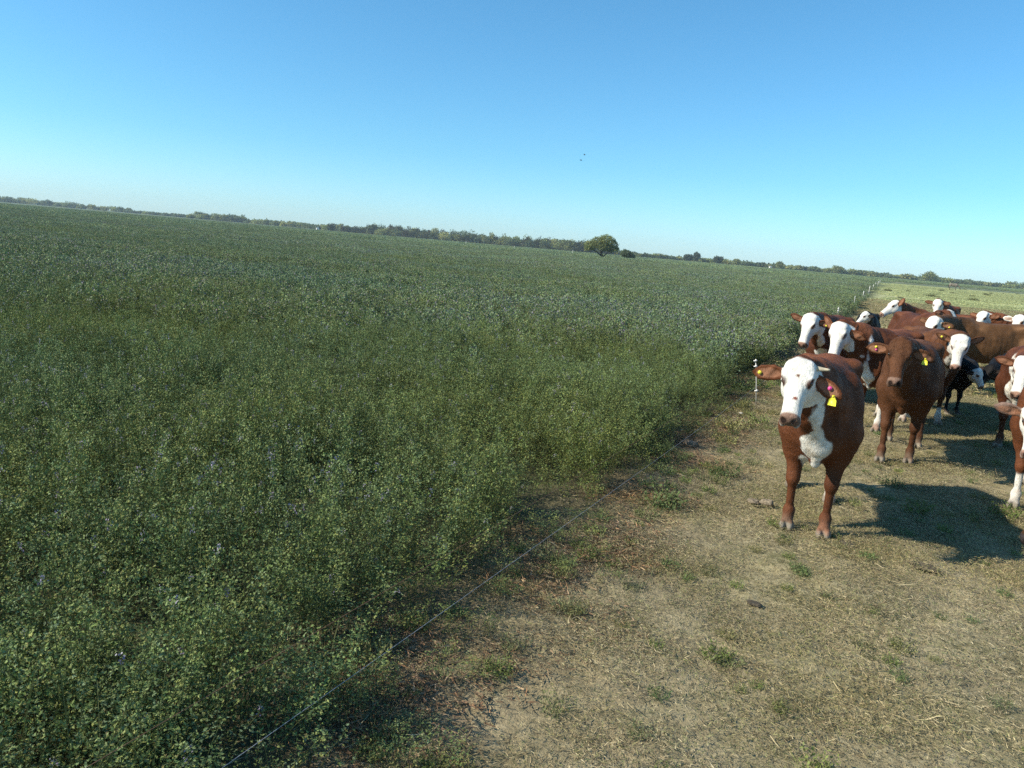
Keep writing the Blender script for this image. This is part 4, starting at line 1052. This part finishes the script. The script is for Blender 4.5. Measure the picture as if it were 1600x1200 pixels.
def make_trees():
    # the lone tree
    lob = [(-2.6, 0, 2.55, 2.0, 1.9, 1.35), (-.9, .3, 3.3, 2.1, 2.0, 1.5), (.9, -.2, 3.9, 2.2, 2.1, 1.75), (2.3, .2, 2.9, 1.7, 1.8, 1.6), (-3.3, -.4, 1.75, 1.2, 1.3, .75), (0.1, -1.0, 2.3, 1.9, 1.2, 1.0), (2.9, -.4, 1.9, 1.3, 1.3, 1.0), (1.0, .9, 2.4, 1.8, 1.5, 1.2)]
    trunk = [([(.75, 0, -.4), (.55, 0, .35), (.1, 0, 1.2), (-.3, 0, 2.1)], [.36, .28, .24, .2]), ([(.1, 0, .9), (-1.2, .1, 1.75), (-2.5, 0, 2.4)], [.2, .14, .06]), ([(-.1, 0, 1.2), (.5, -.2, 2.4), (.9, 0, 3.9)], [.2, .14, .05]),
             ([(.35, 0, .6), (1.3, .2, 1.5), (2.4, .1, 2.6)], [.18, .13, .05]), ([(.7, 0, .1), (-.6, -.3, .42), (-1.1, -.3, .3)], [.16, .10, .05]), ([(.7, 0, .0), (1.7, .2, .22), (2.2, .2, -.1)], [.18, .12, .06])]
    make_tree('spreading_tree', 'lone broad spreading tree with a leaning dark trunk standing in the crop', (18.6, 186, 0), [(a, b, c * .88 + 1.0, d_ * .93, e_, f_ * .88) for a, b, c, d_, e_, f_ in lob], 8000, .30, OLIVE, trunk)
    make_tree('round_tree', 'small dark round tree just behind the lone spreading tree', (31.8, 240, 0), [(0, 0, 1.7, 1.8, 1.7, 1.2), (1.4, 0, 1.2, 1.2, 1.2, .9), (-.7, 0, 2.1, 1.1, 1.1, .9)], 2000, .45, DARKG, std_trunk(3.2, 4))
    # standout trees along the skyline: (pixel column, depth, height, half width, colour, label, name)
    BL = [(.125, .155, .110), (.14, .17, .12), (.11, .14, .105)]
    for (x, y, h, w, cols, lab, nm) in [
        (102, 480, 4.6, 3.4, BL, 'grey-green open tree right of the lone tree, left of a twin pair', 'eucalyptus_tree'),
        (108, 484, 6.4, 2.4, BL, 'tall forked grey-green tree, tallest right of the lone tree', 'eucalyptus_tree'),
        (123, 492, 5.2, 4.2, BL, 'broad grey-green tree, right one of the group past the lone tree', 'eucalyptus_tree'),
        (226, 560, 6.0, 4.2, OLIVE, 'small round tree standing up from the far line, midway to the herd', 'round_tree'),
        (184, 560, 5.4, 3.2, OLIVE, 'small round tree on the far line above a white shed', 'round_tree'),
        (153, 560, 4.6, 2.8, OLIVE, 'lowest small round tree on the skyline right of the lone tree', 'round_tree'),
        (271, 520, 7.2, 6.0, OLIVE, 'large round green tree on the skyline left of the fence line', 'round_tree'),
        (292, 560, 5.6, 7.5, DARKG, 'wide low dark tree on the skyline above the fence line', 'round_tree'),
        (365, 560, 5.8, 7.0, DARKG, 'flat-topped dark tree on the skyline left of the horse', 'round_tree'),
        (388, 570, 5.6, 5.5, DARKG, 'dark domed tree on the skyline above the horse', 'round_tree')]:
        lobes = [(rng.uniform(-.45, .45) * w, rng.uniform(-.4, .4) * w, h * rng.uniform(.45, .72), w * rng.uniform(.45, .65), w * .55, h * rng.uniform(.22, .32)) for _ in range(6)]
        lobes.append((0, 0, h * .68, w * .55, w * .5, h * .30)); lobes.append((0, 0, h * .35, w * .9, w * .6, h * .28))
        if nm == 'eucalyptus_tree':
            lobes = [(rng.uniform(-.5, .5) * w, 0, h * z, w * rng.uniform(.45, .75), w * .5, h * .16) for z in (.30, .42, .52, .60, .68, .74, .80)]
        make_tree(nm, lab, (x, y, 0), lobes, 1500, .75, cols, std_trunk(h, w, 3, .3), 'trees standing out on the skyline')
    # far woods reading as one mass
    def woods(name, label, spec, L, cols, seed):
        PV = []; PC = []
        for (x0, y0, x1, y1, n, h0, h1, w) in [(*sp[:5], sp[5] * .84, sp[6] * .84, sp[7]) for sp in spec]:
            for i in range(n):
                t = (i + rng.random()) / n
                x = x0 + (x1 - x0) * t; y = y0 + (y1 - y0) * t + rng.uniform(0, 18)
                h = rng.uniform(h0, h1); ww = w * rng.uniform(.6, 1.3)
                lobes = [(x + rng.uniform(-.5, .5) * ww, y, h * rng.uniform(.3, .75), ww * rng.uniform(.4, .7), ww * .6, h * rng.uniform(.22, .38)) for _ in range(4)]
                lobes.append((x, y, h * .25, ww, ww * .6, h * .3))
                g = np.array(cols[rng.integers(0, len(cols))]) * rng.uniform(.75, 1.3)
                V, Q, C_ = crown_np(lobes, 650, L, [tuple(g), tuple(g * 1.25), tuple(g * .75)], .25); PV.append(V); PC.append(C_)
        V = np.concatenate(PV)
        tag(obj(name, mesh_np(name, V, quads=np.arange(len(V)).reshape(-1, 4), col=np.concatenate(PC), mat=TREE_L)), label, 'woodland', kind='stuff')
    mixw = OLIVE + DARKG + [(.085, .075, .038), (.062, .070, .03)]
    woods('woodland', 'mixed green and brownish wood along the far edge of the crop, left of the lone tree',
          [(-132, 640, 60, 540, 110, 6.5, 11.0, 5.2), (-165, 650, -60, 600, 34, 5.0, 8.0, 5.0), (-10, 570, 58, 530, 34, 7.5, 10.5, 5.2)], .95, mixw, 1)
    woods('distant_treeline', 'thin blue-green treeline along the horizon',
          [(-720, 980, -560, 960, 40, 6, 9.5, 8), (-560, 960, -470, 930, 16, 4, 8, 7), (-470, 930, -380, 900, 22, 3, 4.5, 6), (-345, 800, -285, 780, 24, 6, 9, 6), (-285, 780, -200, 740, 24, 3, 5.5, 5), (-265, 760, -130, 660, 50, 4, 6.5, 5),
           (60, 560, 150, 560, 30, 2.2, 4.2, 5), (150, 590, 330, 600, 70, 2.4, 4.6, 6), (330, 600, 420, 620, 30, 2.5, 4.5, 6), (420, 760, 520, 760, 26, 2, 3.5, 6), (470, 740, 640, 760, 40, 5, 8, 7)], 1.3, DARKG + OLIVE, 2)
make_trees()

# ------------------------------------------------------------------ small far things: sheds, stakes, birds
def prism_shed(loc, w, d, h, rz, label):
    r = empty('shed', loc, rz); tag(r, label, 'shed')
    wm = simple_mat('whitewash', (.78, .77, .74), .7, .06); rm = simple_mat('tin_roof', (.5, .5, .5), .5, .1)
    V = [(x * w / 2, y * d / 2, z) for z in (0, h) for x, y in ((-1, -1), (1, -1), (1, 1), (-1, 1))] + [(0, -d / 2, h * 1.3), (0, d / 2, h * 1.3)]
    obj('wall', mesh_np('wall', V, quads=[(0, 1, 5, 4), (1, 2, 6, 5), (2, 3, 7, 6), (3, 0, 4, 7)], tris=[(4, 5, 8), (6, 7, 9)], mat=wm), r)
    e = .15
    V = []
    for t in (.01, .08):
        V += [(-w / 2 - e, -d / 2 - e, h - e * .5 + t), (0, -d / 2 - e, h * 1.3 + t), (w / 2 + e, -d / 2 - e, h - e * .5 + t), (-w / 2 - e, d / 2 + e, h - e * .5 + t), (0, d / 2 + e, h * 1.3 + t), (w / 2 + e, d / 2 + e, h - e * .5 + t)]
    Q = [(0, 1, 4, 3), (1, 2, 5, 4), (6, 9, 10, 7), (7, 10, 11, 8), (0, 6, 7, 1), (1, 7, 8, 2), (3, 4, 10, 9), (4, 5, 11, 10), (0, 3, 9, 6), (2, 8, 11, 5)]
    obj('roof', mesh_np('roof', V, quads=Q, mat=rm), r)
    dm = simple_mat('shed_door', (.12, .1, .08), .7)
    V, Q, T = [(x, -d / 2 - y, z) for y in (.003, .03) for x, z in ((-.3, 0), (.3, 0), (.3, 1.1), (-.3, 1.1))], [(0, 1, 2, 3), (4, 7, 6, 5), (0, 4, 5, 1), (1, 5, 6, 2), (2, 6, 7, 3), (3, 7, 4, 0)], None
    obj('door', mesh_np('door', V, quads=Q, mat=dm), r)
def make_small():
    prism_shed((-163, 615, 0), 2.0, 1.6, 1.5, .1, 'tiny white shed in front of the far wood, left of centre')
    prism_shed((165, 520, 0), 1.7, 1.5, 1.3, -.2, 'tiny white shed below the skyline right of the lone tree')
    mt = simple_mat('pale_stake', (.6, .58, .5), .7); md = simple_mat('dark_stake', (.09, .075, .06), .8)
    for x, y, h, m, lab in ((-17.8, 240, 1.5, mt, 'pale thin stake in the crop, leftmost of three'), (-3, 250, 1.4, mt, 'pale thin stake in the crop below the wood, middle of three'), (15.5, 245, 1.5, mt, 'pale thin stake in the crop just left of the lone tree'), (66, 205, 1.6, md, 'thin dark stake standing in the crop right of the lone tree')):
        V, Q, T = tube_np([(0, 0, 0), (.01, 0, h * .5), (.03, 0, h)], [.07, .06, .05], 8)
        V2, Q2, T2 = tube_np([(.03, 0, h - .05), (.03, 0, h + .03)], [.075, .04], 8)
        V, Q, T = join_np([(V, Q, T), (V2, Q2, T2)])
        o = obj('stake', mesh_np('stake', V, quads=Q, tris=T, mat=m, smooth=True)); o.location = (x, y, 0); tag(o, lab, 'stake', 'stakes in the crop')
    bm_ = simple_mat('bird_feather', (.03, .03, .035), .7)
    for (px_, py_, y, lab, w) in ((913, 242, 130.0, 'tiny dark bird in the sky, the upper of two', .22), (907.5, 250.5, 128.0, 'tiny dark bird in the sky, the lower of two', .24)):
        d = F * 1200 + RR * (px_ - 800) - UU * (py_ - 600); t = y / d.y; p = Vector((0, 0, CAM_H)) + d * t
        v = Vol((-.25, -.6, -.12), (.25, .6, .25), .02)
        v.cone((-.14, 0, 0), (.1, 0, 0), .03, .055, k=.03); v.ell((.15, 0, .02), (.05, .04, .04)); v.cone((.19, 0, .02), (.24, 0, .015), .014, .006, k=.01)
        for sd in (1, -1):
            v.cone((.03, 0, .02), (.06, sd * w * .5, .12), .05, .045, k=.03, flat=((0, 0, 1), 2.2)); v.cone((.06, sd * w * .5, .12), (-.05, sd * w, .10), .045, .02, k=.03, flat=((0, 0, 1), 2.0))
        v.cone((-.12, 0, 0), (-.22, 0, 0), .025, .05, k=.02, flat=((0, 0, 1), 2.5))
        V, Q = v.mesh()
        o = obj('bird', mesh_np('bird', V, quads=Q, mat=bm_, smooth=True)); o.location = p; o.rotation_euler = (.3, 0, .8); tag(o, lab, 'bird', 'birds in the sky')
make_small()

# ------------------------------------------------------------------ haze
def make_haze():
    m = bpy.data.materials.new('haze_air'); m.use_nodes = True; nt = m.node_tree
    nt.nodes.remove(nt.nodes['Principled BSDF'])
    v = N(nt, 'ShaderNodeVolumePrincipled'); v.inputs['Color'].default_value = (.74, .90, 1.0, 1); v.inputs['Density'].default_value = .00022
    v.inputs['Anisotropy'].default_value = 0.0
    nt.links.new(v.outputs[0], nt.nodes['Material Output'].inputs['Volume'])
    x0, x1, y0, y1, z0, z1 = -1620, 1620, -70, 1560, -1.2, 32
    V = [(x, y, z) for z in (z0, z1) for x, y in ((x0, y0), (x1, y0), (x1, y1), (x0, y1))]
    o = obj('haze', mesh_np('haze', V, quads=[(0, 3, 2, 1), (4, 5, 6, 7), (0, 1, 5, 4), (1, 2, 6, 5), (2, 3, 7, 6), (3, 0, 4, 7)], mat=m))
    tag(o, kind='stuff')
make_haze()
